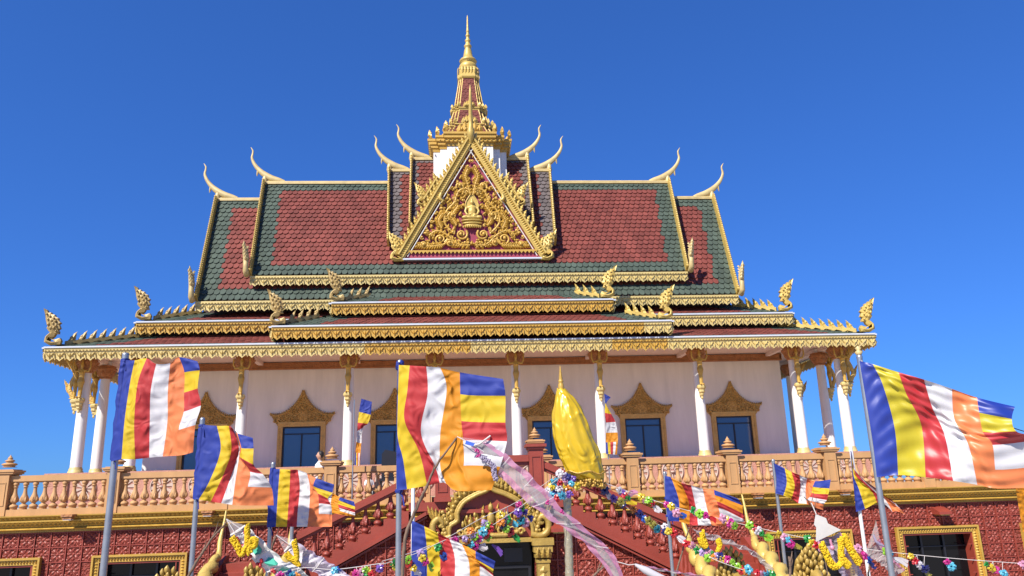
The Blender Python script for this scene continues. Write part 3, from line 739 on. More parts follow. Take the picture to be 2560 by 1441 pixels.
def antefix(b, h, z, hh, w):
    for x, y in ((.81, .81), (1, .62), (.62, 1)):
        for sx in (-1, 1):
            for sy_ in (-1, 1):
                p = Vector((sx*x*h, ZC+.1+sy_*y*h, z)); nd = Vector((sx*x, sy_*y, 0)).normalized(); sd = nd.cross(Z3)
                b.leaf(p, sd, Z3+nd*.12, nd, w, hh, .06, both=True); b.ell(p+Z3*hh*.35+nd*.05, (w*.25, w*.25, w*.3), 7)
    for nd in (X3, -X3, Y3, -Y3):
        p = Vector((0, ZC+.1, z))+nd*h*1.0; sd = nd.cross(Z3)
        for w_, h_ in ((0, 1.5), (-.55, 1.0), (.55, 1.0), (-.28, 1.25), (.28, 1.25)): b.leaf(p+sd*w_*h*.45+nd*(.02-.02*abs(w_)), sd, Z3-nd*.05, nd, w*1.2, hh*h_, .07, both=True)
        for q in range(5): b.ell(p+sd*(q-2)*.1*h+Z3*hh*.3+nd*.05, (.05, .05, .06), 6)
antefix(b, 1.36, 14.84, .34, .22); build(b, 'cornice', 'deepgold', tw)
def tier(h0, z0, h1, z1, rows, lh, lz, leafh):
    b = MB(); r0_, r1_ = ring(h0, z0), ring(h1, z1); n = len(r0_)
    for j in range(n):
        q = [Vector(r0_[j]), Vector(r0_[(j+1) % n]), Vector(r1_[(j+1) % n]), Vector(r1_[j])]
        tiles(b, *q, .15, rows, lambda *a: 0, lift=.014)
    t_ = build(b, 'tower_roof', TM, tw)
    for j in range(n):
        b = MB(); b.tube([r0_[j], r1_[j]], .035*(.5+h0*.5), 6); build(b, 'roof_rib', 'rich', t_)
    b = MB(); loft(b, [(lh*.96, lz), (lh, lz+.03), (lh, lz+.07), (lh*1.05, lz+.09), (lh*1.05, lz+.13), (lh*.8, lz+.15)])
    if leafh: antefix(b, lh*1.0, lz+.13, leafh, leafh*.6)
    build(b, 'cornice', 'rich', t_)
tier(1.08, 14.86, .80, 15.34, 4, .80, 15.32, .28)
tier(.72, 15.46, .55, 16.1, 5, .58, 16.08, .22)
tier(.53, 16.22, .33, 17.52, 10, .34, 17.45, 0)
b = MB(); loft(b, [(.38, 17.5), (.41, 17.56), (.40, 17.62), (.37, 17.72), (.34, 17.92), (.36, 17.95), (.35, 18.0), (.3, 18.03)])
for k in range(4):
    a = k*math.pi/2; nd = Vector((math.cos(a), math.sin(a), 0)); sd = nd.cross(Z3)
    for i in range(-2, 3): b.leaf(Vector((0, ZC+.1, 17.98))+nd*.37+sd*i*.11, sd, Vector((0, 0, -1)), nd, .11, .4, .03)
prof = [(.3, 18.0), (.33, 18.06), (.34, 18.16), (.30, 18.24), (.22, 18.30), (.31, 18.34), (.33, 18.4), (.29, 18.46), (.19, 18.54), (.16, 18.7), (.14, 18.86), (.10, 18.96), (.135, 19.0), (.145, 19.06), (.1, 19.12), (.075, 19.25), (.105, 19.29), (.105, 19.34), (.065, 19.4), (.055, 19.52), (.08, 19.55), (.08, 19.59), (.05, 19.64), (.045, 19.75), (.062, 19.78), (.045, 19.83), (.04, 19.95), (.03, 20.3), (.022, 20.5), (.0, 20.62)]
b.lathe([(r_, z-.02 if z < 19 else z-.02-.22*(z-19)/1.6) for r_, z in prof], 18, (0, ZC+.1, 0)); build(b, 'spire', 'rich', tw)

# ================================================================== TERRACE (lower storey)
terr = empty('terrace_building', (0, -6.3, 0), 'brick red lower storey with carved tile walls and gold cornice under the terrace', 'building')
YT = -6.3
b = MB(); b.box(-13.9, 13.9, YT+.2, 9, 2.9005, 2.915); build(b, 'terrace_floor', 'floor', terr)
b = MB(); b.box(-14, 14, YT, 9, 2.505, 2.9); b.box(-14, 14, YT+.4, 9, 0, 2.5, 0)
WX = [(-12.4, -10.7), (-9.79, -8.10), (-7.19, -5.49), (5.49, 7.19), (8.10, 9.79), (10.7, 12.4)]
ed = [-14]+sum(([a+.12, c-.12] for a, c in WX), [])+[14]
for i in range(0, len(ed), 2): b.box(ed[i], ed[i+1], YT, YT+.4, 0, 2.503)
for a, c in WX: b.box(a+.121, c-.121, YT, YT+.4, 1.94, 2.503); b.box(a+.121, c-.121, YT, YT+.4, 0, .5)
build(b, 'wall', 'carved', terr)
b = MB(); ts = .285                                    # raised joints of the wall tiles
def gridlines(b, x0, x1, z0, z1, y, xf=0.0):
    k = math.ceil((x0-xf)/ts)
    while xf+k*ts < x1: b.box(xf+k*ts-.009, xf+k*ts+.009, y-.022, y-.001, z0, z1); k += 1
    z = z1
    zz = 2.49
    while zz > z0:
        if zz < z1: b.box(x0, x1, y-.018, y-.002, zz-.008, zz+.008)
        zz -= .262
for i in range(0, len(ed), 2): gridlines(b, ed[i]-.11 if i else -14, ed[i+1]+.11 if i < len(ed)-2 else 14, .0, 2.5, YT)
for a, c in WX: gridlines(b, a-.0, c+.0, 2.07, 2.5, YT-.0005)
build(b, 'tile_joint', 'redpaint', terr)
b = MB()
pf = [(0, 2.505), (.05, 2.505), (.05, 2.535), (.075, 2.545), (.10, 2.56), (.085, 2.575), (.05, 2.59), (.06, 2.62), (.10, 2.665), (.13, 2.685), (.15, 2.69), (.15, 2.715), (.12, 2.72), (.14, 2.76), (.19, 2.79), (.19, 2.805), (0, 2.805)]
pf = [(y*1.12, z) for y, z in pf]
n = len(pf); vs = [(x, YT-y, z) for x in (-14, 14) for y, z in pf]
b.add(vs, [(i, n+i, n+i+1, i+1) for i in range(n-1)])
for i in range(0, 340):
    x = -14+i*.0825
    b.blob(Vector((x, YT-.085, 2.64)), X3, Z3, Vector((0, -.8, -.5)), .033, .035, .04); b.blob(Vector((x+.04, YT-.135, 2.675)), X3, Z3, -Y3, .03, .018, .03)
    b.blob(Vector((x, YT-.15, 2.75)), X3, Vector((0, -.4, .9)), -Y3, .03, .025, .03)
for i in range(0, 130): b.blob(Vector((-14+i*.216, YT-.10, 2.56)), X3, Z3, -Y3, .1, .018, .04)
for i in range(0, 900): b.box(-14+i*.0312, -14+i*.0312+.018, YT-.066, YT-.052, 2.512, 2.53)
build(b, 'cornice', 'deepgold', terr)
def motif(b, x, z, y, k=1.0):
    n = -Y3; h = .1*k
    b.blob(Vector((x, y, z)), X3, Z3, n, .028, .028, 0.019)
    for i in range(4):
        a = i*math.pi/2+.785; u = Vector((math.cos(a), 0, math.sin(a))); w_ = Vector((-u.z, 0, u.x))
        b.blob(Vector((x, y, z))+u*.075, w_, u, n, .026, .045, 0.017)
        b.blob(Vector((x, y, z))+u*.145, w_, u, n, .03, .022, 0.017)
        a += .785; u = Vector((math.cos(a), 0, math.sin(a))); w_ = Vector((-u.z, 0, u.x))
        b.blob(Vector((x, y, z))+u*.085, (w_+u*.5).normalized(), (u-w_*.5).normalized(), n, .014, .04, 0.016); b.blob(Vector((x, y, z))+u*.085, (w_-u*.5).normalized(), (u+w_*.5).normalized(), n, .014, .04, 0.016)
def carve(b, y, x0, x1, off, ok):
    k = math.ceil((x0-off)/ts)-1
    while off+k*ts < x1:
        r_ = 0
        while r_ < 9:
            cx, cz = off+(k+.5)*ts, 2.49-.262*(r_+.5)
            if ok(cx, cz): motif(b, cx, cz, y)
            r_ += 1
        k += 1
b = MB(); carve(b, YT-.002, -13.5, 13.5, 0, lambda x, z: abs(x) > 2.0 and not any(a-.1 < x < c+.1 and z < 2.07 for a, c in WX)); build(b, 'carved_relief', 'redpaint', terr)
def gold_frame(b, x0, x1, z0, z1, y, w_=.125):
    """moulded frame: outer fillet, beaded hollow, inner fillet; open at the bottom"""
    b.box(x0, x0+.035, y-.09, y-.001, z0, z1-.0355); b.box(x1-.035, x1, y-.09, y-.001, z0, z1-.0355); b.box(x0, x1, y-.09, y-.001, z1-.035, z1)
    b.box(x0+.0352, x0+w_, y-.05, y-.002, z0, z1-w_-.002); b.box(x1-w_, x1-.0352, y-.05, y-.002, z0, z1-w_-.002); b.box(x0+.0352, x1-.0352, y-.05, y-.002, z1-w_, z1-.0352)
    k = int((x1-x0)/.055)
    for i in range(k):
        x = x0+.05+(x1-x0-.1)*(i+.5)/k; b.blob(Vector((x, y-.05, z1-.08)), X3, Z3, -Y3, .02, .035, .03)
    k = int((z1-z0)/.055)
    for i in range(k):
        z = z0+(z1-z0-.12)*(i+.5)/k
        for x in (x0+.08, x1-.08): b.blob(Vector((x, y-.05, z)), X3, Z3, -Y3, .035, .02, .03)
for a, c in WX:
    b = MB(); gold_frame(b, a, c, .4, 2.065, YT); wf = build(b, 'window', 'deepgold', terr)
    b = MB(); b.box(a+.1255, a+.15, YT-.03, YT+.28, .5, 1.905); b.box(c-.15, c-.1255, YT-.03, YT+.28, .5, 1.905); b.box(a+.1255, c-.1255, YT-.03, YT+.28, 1.906, 1.935); build(b, 'window_reveal', 'redpaint', wf)
    b = MB(); b.quad((a+.15, YT+.22, .45), (c-.15, YT+.22, .45), (c-.15, YT+.22, 1.906), (a+.15, YT+.22, 1.906)); build(b, 'pane', 'darkglass', wf)
    b = MB(); w3 = (c-a-.3)/3
    for i in (1, 2): b.box(a+.15+w3*i-.02, a+.15+w3*i+.02, YT+.17, YT+.215, .5, 1.905)
    b.box(a+.151, c-.151, YT+.18, YT+.21, 1.66, 1.68); b.box(a+.151, c-.151, YT+.18, YT+.21, 1.0, 1.02)
    build(b, 'window_bar', 'dark', wf)

# ------------------------------------------------------------------ balustrade
bal_prof = [(.062, 0), (.062, .04), (.075, .045), (.075, .07), (.06, .09), (.035, .1), (.03, .115), (.045, .125), (.06, .15), (.067, .19), (.06, .235), (.042, .275), (.033, .32), (.029, .37), (.03, .40), (.044, .405), (.044, .415), (.028, .42), (.036, .432), (.05, .452), (.05, .472), (.036, .492), (.04, .5)]
def baluster_mesh(matn, h=.5, n=12, k_=1.0):
    b = MB(); b.lathe([(r_*k_, z*h/.5) for r_, z in bal_prof], n)
    for k in range(6):
        a = k*math.pi/3; b.leaf((.06*math.cos(a), .06*math.sin(a), .14*h/.5), Vector((-math.sin(a), math.cos(a), 0)), Vector((-.02*math.cos(a), -.02*math.sin(a), 1)), Vector((math.cos(a), math.sin(a), 0)), .055, .1, .016)
    return mesh(b, 'baluster', matn)
bal_me = baluster_mesh('sand')
fin_prof = [(.17, 0), (.17, .04), (.20, .06), (.24, .10), (.24, .13), (.16, .155), (.11, .17), (.12, .19), (.155, .205), (.16, .225), (.12, .245), (.07, .255), (.075, .275), (.1, .29), (.1, .305), (.06, .325), (.04, .335), (.055, .35), (.05, .365), (.03, .385), (.015, .41), (.0, .44)]
def finial_mesh(matn, k=1.0):
    b = MB(); b.box(-.2*k, .2*k, -.2*k, .2*k, 0, .02*k); b.box(-.23*k, .23*k, -.23*k, .23*k, .021*k, .06*k); b.box(-.25*k, .25*k, -.25*k, .25*k, .061*k, .1*k); b.box(-.2*k, .2*k, -.2*k, .2*k, .101*k, .12*k)
    b.lathe([(r_*k, (z+.02)*k) for r_, z in fin_prof[5:]], 16); return mesh(b, 'finial', matn)
fin_me = finial_mesh('sand', .82)
b = MB(); b.box(-.115, .115, -.165, .165, 0, .74)
for x0, x1, z0, z1 in ((-.075, -.063, .18, .6), (.063, .075, .18, .6), (-.0628, .0628, .18, .195), (-.0628, .0628, .585, .6)): b.box(x0, x1, -.176, -.166, z0, z1)
pier_me = mesh(b, 'pier', 'sand')
YB = -6.25
for s, lab in ((-1, 'peach terrace balustrade left of the red stairs, open sky showing between its outer balusters'), (1, 'peach terrace balustrade right of the red stairs, whitish rubbed corner on one pier')):
    bs = empty('balustrade', (s*8, YB, 2.81), lab, 'balustrade')
    xs = [1.15, 2.93, 4.93, 6.94, 8.93, 10.93, 12.93]
    b = MB(); b.box(min(s*1.0, s*13.1), max(s*1.0, s*13.1), YB-.15, YB+.15, 2.806, 2.92); build(b, 'base_rail', 'sand', bs)
    b = MB()
    for a, c in zip(xs, xs[1:]):
        a2, c2 = sorted((s*(a+.115), s*(c-.115))); b.box(a2, c2, YB-.105, YB+.105, 3.425, 3.53); b.box(a2, c2, YB-.075, YB+.075, 3.40, 3.424)
    build(b, 'hand_rail', 'sand', bs)
    for a in xs:
        p = inst(pier_me, 'pier', bs, (s*a, YB, 2.81)); f_ = sub(fin_me, 'finial', p); f_.location = (0, 0, .74)
    for a, c in zip(xs, xs[1:]):
        k = max(2, round((c-a-.23)/.178))
        for i in range(k): inst(bal_me, 'baluster', bs, (s*(a+.115+(c-a-.23)*(i+.5)/k), YB-.055, 2.915), random.uniform(0, 6))

# floodlights under the balustrade and on the walls
for (x, y, z, hood, lab) in ((-7.58, -6.5, 2.77, 'brown', 'small floodlight under the left balustrade near its gold cornice end'), (-5.1, -6.5, 2.76, 'brown', 'small floodlight under the balustrade above the white banner'),
                             (5.3, -6.5, 2.77, 'brown', 'small floodlight under the right balustrade beside the middle pier'), (7.05, -6.5, 2.78, 'brown', 'small floodlight under the balustrade behind the folded small flag')):
    fl = empty('floodlight', (x, y, z), lab, 'floodlight', 'floodlights on the lower storey')
    b = MB(); y -= .08; b.box(x-.1, x+.1, y-.1, y+.12, z+.0, z+.04); b.box(x-.08, x+.08, y-.08, y+.04, z-.045, z-.001); build(b, 'hood', hood, fl)
    b = MB(); b.box(x-.07, x+.07, y-.07, y+.03, z-.062, z-.046); build(b, 'lamp_glass', 'white', fl)
for (x, y, z, lab) in ((1.02, -9.62, 2.43, 'brick red hooded wall light beside the golden arched doorway'), (9.05, -6.4, 2.34, 'brick red hooded wall light above the right hand gold framed window')):
    fl = empty('wall_light', (x, y, z), lab, 'wall light', 'red hooded wall lights')
    b = MB(); b.add([(x+i*.13, y+j, z+k) for i in (-1, 1) for j, k in ((.1, .1), (-.16, .0), (-.16, -.05), (.1, -.05))], [(0, 1, 5, 4), (1, 2, 6, 5), (2, 3, 7, 6), (3, 0, 4, 7), (0, 3, 2, 1), (4, 5, 6, 7)]); build(b, 'hood', 'redpaint', fl)
    b = MB(); b.box(x-.1, x+.1, y-.14, y+.06, z-.07, z-.051); build(b, 'lamp_glass', 'olive', fl)

# ================================================================== TWIN STAIRCASE
st = empty('twin_staircase', (0, -9.0, 0), 'brick red twin staircase meeting at a landing over the golden arched door', 'staircase')
YS = -9.55; SL = (2.64-2.03)/(2.52-1.43); LX = 1.23
def zl(x): return 2.73-.02-max(0, x-.95)*.513          # underside moulding line
b = MB()
for s in (-1, 1):                                       # carved front wall below the moulding, leaving the doorway
    b.add([(s*x, YS+.05, z) for x, z in ((.66, 0), (4.6, 0), (4.6, max(.2, zl(4.6))), (.95, zl(.95)), (.66, zl(.5)))], [(0, 1, 2, 3, 4) if s > 0 else (4, 3, 2, 1, 0)])
b.add([(x, YS+.05, z) for x, z in ((-.66, 2.25), (.66, 2.25), (.66, 2.71), (-.66, 2.71))], [(0, 1, 2, 3)])
for s in (-1, 1): b.box(min(s*.66, s*1.0), max(s*.66, s*1.0), YS+.06, -6.35, 0, 2.7)
build(b, 'front_wall', 'carved', st)
b = MB()
x = -4.5
k = math.ceil(-4.5/ts)
while k*ts < 4.5:
    x = k*ts+.14
    if abs(x) > .9: b.box(x-.009, x+.009, YS+.028, YS+.049, 0, zl(abs(x))-.02)
    k += 1
zz = 2.49
while zz > .2:
    xe = .95+max(0, (2.71-zz)/.513)
    for s in (-1, 1): b.box(min(s*.9, s*min(xe, 4.5)), max(s*.9, s*min(xe, 4.5)), YS+.032, YS+.0485, zz-.008, zz+.008)
    zz -= .262
build(b, 'tile_joint', 'redpaint', st)
b = MB()
carve(b, YS+.049, -4.4, 4.4, .14, lambda x, z: abs(x) > .95 and z+.12 < zl(abs(x)))
build(b, 'carved_relief', 'redpaint', st)
b = MB()                                                # stringer with stepped top, landing, treads
b.box(-LX, LX, YS, YS+.16, 2.73, 2.86); b.box(-LX, LX, YS+.16, -6.4, 2.7, 2.82)
for s in (-1, 1):
    x = LX; z = 2.86-.11; i = 0
    while x < 4.3:
        x1 = x+.186; zt = 2.74-.104*i
        xa, xb = sorted((s*x, s*x1))
        b.add([(s*X_, Y_, Z_) for Y_ in (YS, YS+.16) for X_, Z_ in ((x, zl(x)+.0), (x1, zl(x1)+.0), (x1, zt), (x, zt))], [(0, 1, 2, 3), (7, 6, 5, 4), (3, 2, 6, 7), (0, 4, 5, 1), (1, 5, 6, 2), (0, 3, 7, 4)])
        b.box(xa, xb, YS+.161, -8.2, zt-.35, zt-.05)
        x = x1; i += 1
    b.obox((s*.95, YS-.02, zl(.95)-.0), (s*4.4, YS-.02, zl(4.4)), Y3, Z3, .1, .055); b.obox((s*.95, YS+.01, zl(.95)-.06), (s*4.4, YS+.01, zl(4.4)-.06), Y3, Z3, .1, .03)
b.box(-.96, .96, YS-.07, YS+.03, 2.685, 2.74)
build(b, 'stair_flight', 'redpaint', st)
b = MB()
for s in (-1, 1):
    a = Vector((s*.84, YS+.06, 3.358)); c = Vector((s*3.0, YS+.06, 2.36))
    b.obox(a, c, Y3, Z3, .2, .085); b.obox(a-Z3*.065, c-Z3*.065, Y3, Z3, .13, .045); b.obox(a+Z3*.05, c+Z3*.05, Y3, Z3, .14, .03)
b.box(-.605, .605, YS-.04, YS+.16, 3.42, 3.52); b.box(-.605, .605, YS-.0, YS+.12, 3.37, 3.419)
build(b, 'hand_rail', 'redpaint', st)
rb_me = baluster_mesh('redpaint', .47, 12, .84)
for s in (-1, 1):
    for i in range(9):
        x = LX+.186*(i+.5); inst(rb_me, 'baluster', st, (s*x, YS+.08, 2.735-.104*i), i)
for i in range(6): inst(rb_me, 'baluster', st, (-.45+.18*i, YS+.08, 2.86), i)
for s in (-1, 1): inst(rb_me, 'baluster', st, (s*1.05, YS+.08, 2.80), 1)
rfin = finial_mesh('sand', .58)
for s in (-1, 1):
    b = MB(); x = s*.72; b.box(x-.11, x+.11, YS-.06, YS+.2, 2.861, 3.60); b.box(x-.135, x+.135, YS-.085, YS+.225, 3.601, 3.635); b.box(x-.16, x+.16, YS-.11, YS+.25, 3.636, 3.68); b.box(x-.13, x+.13, YS-.09, YS+.22, 2.862, 2.93)
    for x0, x1, z0, z1 in ((-.075, -.062, 3.0, 3.5), (.062, .075, 3.0, 3.5), (-.0615, .0615, 3.0, 3.015), (-.0615, .0615, 3.485, 3.5)): b.box(x+x0, x+x1, YS-.072, YS-.061, z0, z1)
    p = build(b, 'pier', 'redpaint', st); o = sub(rfin, 'finial', p); o.location = Vector((x, YS+.07, 3.68))-ORG[st.name]
# arched doorway
b = MB(); YD = YS-.02
b.box(-.62, .62, YS+.2, YS+.25, 0, 2.25); dr = build(b, 'door', 'darkglass', st)
b = MB(); b.box(-.6, .6, YS+.17, YS+.199, 1.86, 1.9); b.box(-.015, .015, YS+.17, YS+.199, 0, 1.859); b.box(-.6, -.56, YS+.17, YS+.199, 0, 1.859); b.box(.56, .6, YS+.17, YS+.199, 0, 1.859); b.box(.2, .48, YS+.18, YS+.199, 1.95, 2.15); build(b, 'door_frame', 'dark', dr)
b = MB()
b.box(-.66, .66, YD-.1, YD+.15, 2.25, 2.31, 0)
for s in (-1, 1):
    x = s*.76
    b.box(x-.09, x+.09, YD-.14, YD+.05, 0, 1.95); b.box(x-.105, x+.105, YD-.155, YD+.05, 1.951, 2.0); b.box(x-.12, x+.12, YD-.17, YD+.05, 2.02, 2.1); b.box(x-.14, x+.14, YD-.19, YD+.05, 2.101, 2.2); b.box(x-.16, x+.16, YD-.21, YD+.05, 2.201, 2.30)
    for i in range(20): b.leaf((x, YD-.141, .1+.09*i), X3, Z3, -Y3, .13, .1, .02)
    for i in range(3): b.leaf((x+(i-1)*.08, YD-.17, 2.02), X3, Vector((0, -.3, 1)), -Y3, .09, .16, .03)
build(b, 'door_pillar', 'antique', st)
arch = [(.62, 2.32), (.61, 2.5), (.5, 2.58), (.49, 2.7), (.4, 2.84), (.22, 2.94), (.06, 3.0), (0, 3.06)]
A_ = [cr(arch, i/40) for i in range(41)]
b = MB(); b.add([(x, YD-.0, z) for x, z in A_]+[(-x, YD-.0, z) for x, z in A_[::-1]], [tuple(range(82))]); build(b, 'arch_panel', 'redpaint', st)
b = MB()
for s in (-1, 1):
    b.tube([(s*x, YD-.1, z) for x, z in A_], .03, 8); b.tube([(s*x*1.06, YD-.08, 2.32+(z-2.32)*1.04) for x, z in A_], .024, 8)
    for i in range(3, 41, 2):
        x, z = A_[i]; dx, dz = A_[min(i+1, 40)][0]-A_[i-1][0], A_[min(i+1, 40)][1]-A_[i-1][1]; l_ = math.hypot(dx, dz) or 1
        nd = Vector((s*dz, 0, -dx))/l_; hh = .15+.10*i/40
        b.leaf(Vector((s*x, YD-.06, z))+nd*.05, Vector((s*dx, 0, dz))/l_, (nd*.6+Z3*.8).normalized(), -Y3, .11, hh, .05, both=True); b.ell(Vector((s*x, YD-.09, z))+nd*.1, (.03, .03, .03), 7); b.ell(Vector((s*x, YD-.08, z))+nd*.17, (.025, .025, .03), 7)
    # serpent scrolls closing the arch at both ends
    pts = [(.6, 2.36), (.74, 2.33), (.85, 2.4), (.86, 2.54), (.78, 2.62), (.72, 2.55), (.77, 2.5)]
    P_ = [cr(pts, i/24) for i in range(25)]
    b.tube([(s*x, YD-.1, z) for x, z in P_], [.05]*15+[.05-.003*i for i in range(10)], 8)
    for i in range(6): b.leaf((s*(.70+.03*i), YD-.08, 2.5+.02*i), X3, Vector((s*.15*(i-2), 0, 1)), -Y3, .08, .22, .04, both=True)
    for i in range(8): b.ell((s*(.66+.02*(i % 4)), YD-.1, 2.36+.05*i), (.035, .03, .035), 7)
b.leaf((0, YD-.08, 3.05), X3, Z3, -Y3, .16, .26, .06, both=True)
build(b, 'arch_moulding', 'antique', st)
b = MB()
for i in range(-4, 5):
    h_ = .46-.055*abs(i); b.leaf((i*.085, YD-.0, 2.42), X3, Vector((i*.07, 0, 1)), -Y3, .11, h_, .07); b.ell((i*.085+i*.02, YD-.06, 2.42+h_*.45), (.03, .03, .05), 7); b.ell((i*.09+i*.03, YD-.06, 2.42+h_*.68), (.024, .03, .04), 7)
for s in (-1, 1):
    for cx, cz, r_ in ((.16, 2.42, .08), (.33, 2.41, .07), (.45, 2.40, .055)):
        b.tube([(s*(cx+math.cos(q*.7)*r_*(1-.07*q)), YD-.05, cz+math.sin(q*.7)*r_*(1-.07*q)) for q in range(11)], .022, 6)
b.ell((0, YD-.07, 2.6), (.06, .05, .1)); b.ell((0, YD-.08, 2.76), (.04, .04, .06)); b.tube([(-.4, YD-.06, 2.4), (-.2, YD-.08, 2.35), (0, YD-.09, 2.36), (.2, YD-.08, 2.35), (.4, YD-.06, 2.4)], .035, 8)
build(b, 'arch_relief', 'antique', st)

# ================================================================== NAGA STAIRS in front, left and right
def hood(b, p, w_, h_):
    """fan of gold serpent heads seen from the front"""
    p = Vector(p)
    pts_ = []
    for _ in range(900):
        t = random.uniform(.02, 1); half = w_*.5*(math.sqrt(max(.0, 1-t**2.0))*.92+.04); x = random.uniform(-half, half)
        if any((x-a)**2+((t-c)*h_)**2 < .0026 for a, c in pts_): continue
        pts_.append((x, t)); r_ = random.uniform(.024, .034)
        b.tube([p+Vector((x, .02, h_*t-.02)), p+Vector((x*1.03, -.04, h_*t)), p+Vector((x*1.06, -.06, h_*t+.035)), p+Vector((x*1.08, -.045, h_*t+.065))], [r_*.8, r_, r_*.9, r_*.2], 7)
    b.prism([(-w_*.5, .0), (-w_*.48, h_*.4), (-w_*.3, h_*.8), (0, h_), (w_*.3, h_*.8), (w_*.48, h_*.4), (w_*.5, 0)], p+Vector((0, .04, 0)), X3, Z3, -Y3, .05)
    for dx, hh, r_ in ((0, .62, .075), (-.13, .5, .06), (.13, .5, .06)):
        b.tube([p+Vector((dx, -.06, -.1)), p+Vector((dx, -.12, h_*hh*.5)), p+Vector((dx*.95, -.16, h_*hh*.85)), p+Vector((dx*.95, -.22, h_*hh*.95)), p+Vector((dx*.95, -.3, h_*hh*.86))], [r_, r_*1.0, r_*1.15, r_*1.0, r_*.4], 10)
        for sg in (-1, 1): b.ell(p+Vector((dx*.95+sg*.04, -.22, h_*hh*1.0)), (.018, .018, .018), 6)
    b.tube([p+Vector((0, -.05, -.8)), p+Vector((0, -.1, -.3)), p+Vector((0, -.1, .05))], [.1, .12, .16], 12)
for side, lab in ((-1, 'left garden stair with gold serpent railings below the small left flags'), (1, 'right garden stair with gold serpent railings below the drooping flower garland')):
    ns = empty('serpent_stair', (side*3.45, -9.6, 0), lab, 'staircase')
    x0, x1 = 2.93, 3.93
    b = MB()
    for i in range(18):
        z = 2.1-.115*i; y = -9.6-.17*i; b.box(side*3.43-.42, side*3.43+.42, y-.17, -9.45, max(0, z-.115), z)
    build(b, 'step', 'redpaint', ns)
    zb = lambda y: 2.28+(y+9.6)*.47
    for x in (x0, x1):
        X_ = side*x
        b = MB(); ye = -11.55
        b.add([(X_+i*.075, y, z) for i in (-1, 1) for y, z in ((-9.45, 0), (ye, 0), (ye, zb(ye)-.08), (-9.6, zb(-9.6)-.08), (-9.45, zb(-9.6)-.08))], [(0, 1, 2, 3, 4), (9, 8, 7, 6, 5), (1, 6, 7, 2), (2, 7, 8, 3), (3, 8, 9, 4), (0, 4, 9, 5)])
        for q in range(10):
            y = -9.7-.19*q
            for sg in (-1, 1): b.tube([(X_+sg*.085, y, zb(y)-.55), (X_+sg*.1, y, zb(y)-.42), (X_+sg*.085, y, zb(y)-.3), (X_+sg*.085, y, zb(y)-.14)], [.03, .05, .025, .03], 7)
        wl = build(b, 'side_wall', 'redpaint', ns)
        b = MB()
        N = 120; pts = []; rr = []
        for i in range(N+1):
            t = i/N; y = lerp(-9.5, ye, t); z = zb(y)+.0+.035*math.sin(t*6.283*7.5)
            if t < .16: z = zb(y)+.5*(1-t/.16)**1.5
            pts.append((X_+.03*math.cos(t*6.283*7.5)*min(1, t*4), y, z)); rr.append((.012+.085*min(1, t/.35))*(1+.1*math.sin(t*6.283*15)))
        b.tube(pts, rr, 12)
        for i in range(24, N, 3):                       # belly scales along the flank
            for sg in (-1, 1): b.blob(Vector(pts[i])+Vector((sg*rr[i]*.8, 0, rr[i]*.5)), Vector((0, -.9, -.4)), Vector((0, 0, 1)), Vector((sg*.8, 0, .5)), .04, .03, .015)
        build(b, 'serpent_body', 'rich', ns)
        b = MB(); hood(b, (X_, ye-.06, zb(ye)+.05), .5, .78); build(b, 'serpent_hood', 'antique', ns)

# ================================================================== people and chair on the terrace
def person(x, y, z, lab, shirt, turn, slab='', k=1.0):
    pr = empty('person', (x, y, z), lab, 'person', 'people sitting on the terrace')
    c, s = math.cos(turn), math.sin(turn)
    T = lambda a, b_, h: Vector((x+a*c-b_*s, y+a*s+b_*c, z+h))
    first = set(bpy.data.objects)
    b = MB()
    b.tube([T(0, 0, .42), T(0, 0, .6), T(0, -.01, .78), T(0, 0, .9), T(0, 0, .96), T(0, -.01, 1.03)], [.15, .155, .17, .15, .06, .055], 12, flat=Vector((-s, c, 0)), k=.7)
    b.ell(T(0, -.02, 1.12), (.075, .085, .11), 12); b.ell(T(0, -.11, 1.11), (.013, .02, .02), 6)
    for sg in (-1, 1):
        b.ell(T(sg*.078, 0, 1.11), (.015, .025, .03), 6)
        b.tube([T(sg*.16, 0, .9), T(sg*.21, -.02, .68), T(sg*.17, -.22, .56)], [.055, .045, .035], 8); b.ell(T(sg*.15, -.27, .55), (.04, .05, .03), 8)
        b.tube([T(sg*.09, 0, .45), T(sg*.1, -.4, .46), T(sg*.1, -.42, .05), T(sg*.1, -.52, .03)], [.09, .075, .055, .035], 8)
    me = remeshed(b, 'person', 'skin', .022, Vector((x, y, z)), 2); o = bpy.data.objects.new('body', me); col.objects.link(o); o.parent = pr
    b = MB(); b.ell(T(0, .015, 1.15), (.085, .095, .1), 12); build(b, 'hair', 'hair', pr)
    b = MB(); b.tube([T(0, 0, .42), T(0, 0, .6), T(0, -.01, .78), T(0, 0, .89), T(0, 0, .95), T(0, 0, .985)], [.165, .17, .185, .165, .1, .07], 12, flat=Vector((-s, c, 0)), k=.72)
    for sg in (-1, 1): b.tube([T(sg*.13, 0, .91), T(sg*.19, 0, .8), T(sg*.215, -.02, .66)], [.07, .068, .06], 8)
    build(b, 'shirt', shirt, pr)
    b = MB()
    for sg in (-1, 1): b.tube([T(sg*.09, .02, .44), T(sg*.1, -.4, .46), T(sg*.1, -.43, .12)], [.11, .09, .07], 8)
    build(b, 'trousers', 'dark', pr)
    b = MB()
    b.box(x-.22, x+.22, y-.22, y+.22, z+.30, z+.335)
    for sx in (-.18, .18):
        for sy_ in (-.18, .18): b.tube([(x+sx, y+sy_, z), (x+sx, y+sy_, z+.3)], .018, 6)
    so = empty('stool', (x, y, z), slab, 'stool', 'stools on the terrace'); build(b, 'seat', 'dark', so)
    if k != 1:
        for q in (pr, so): q.scale = (k, k, k)
    return pr
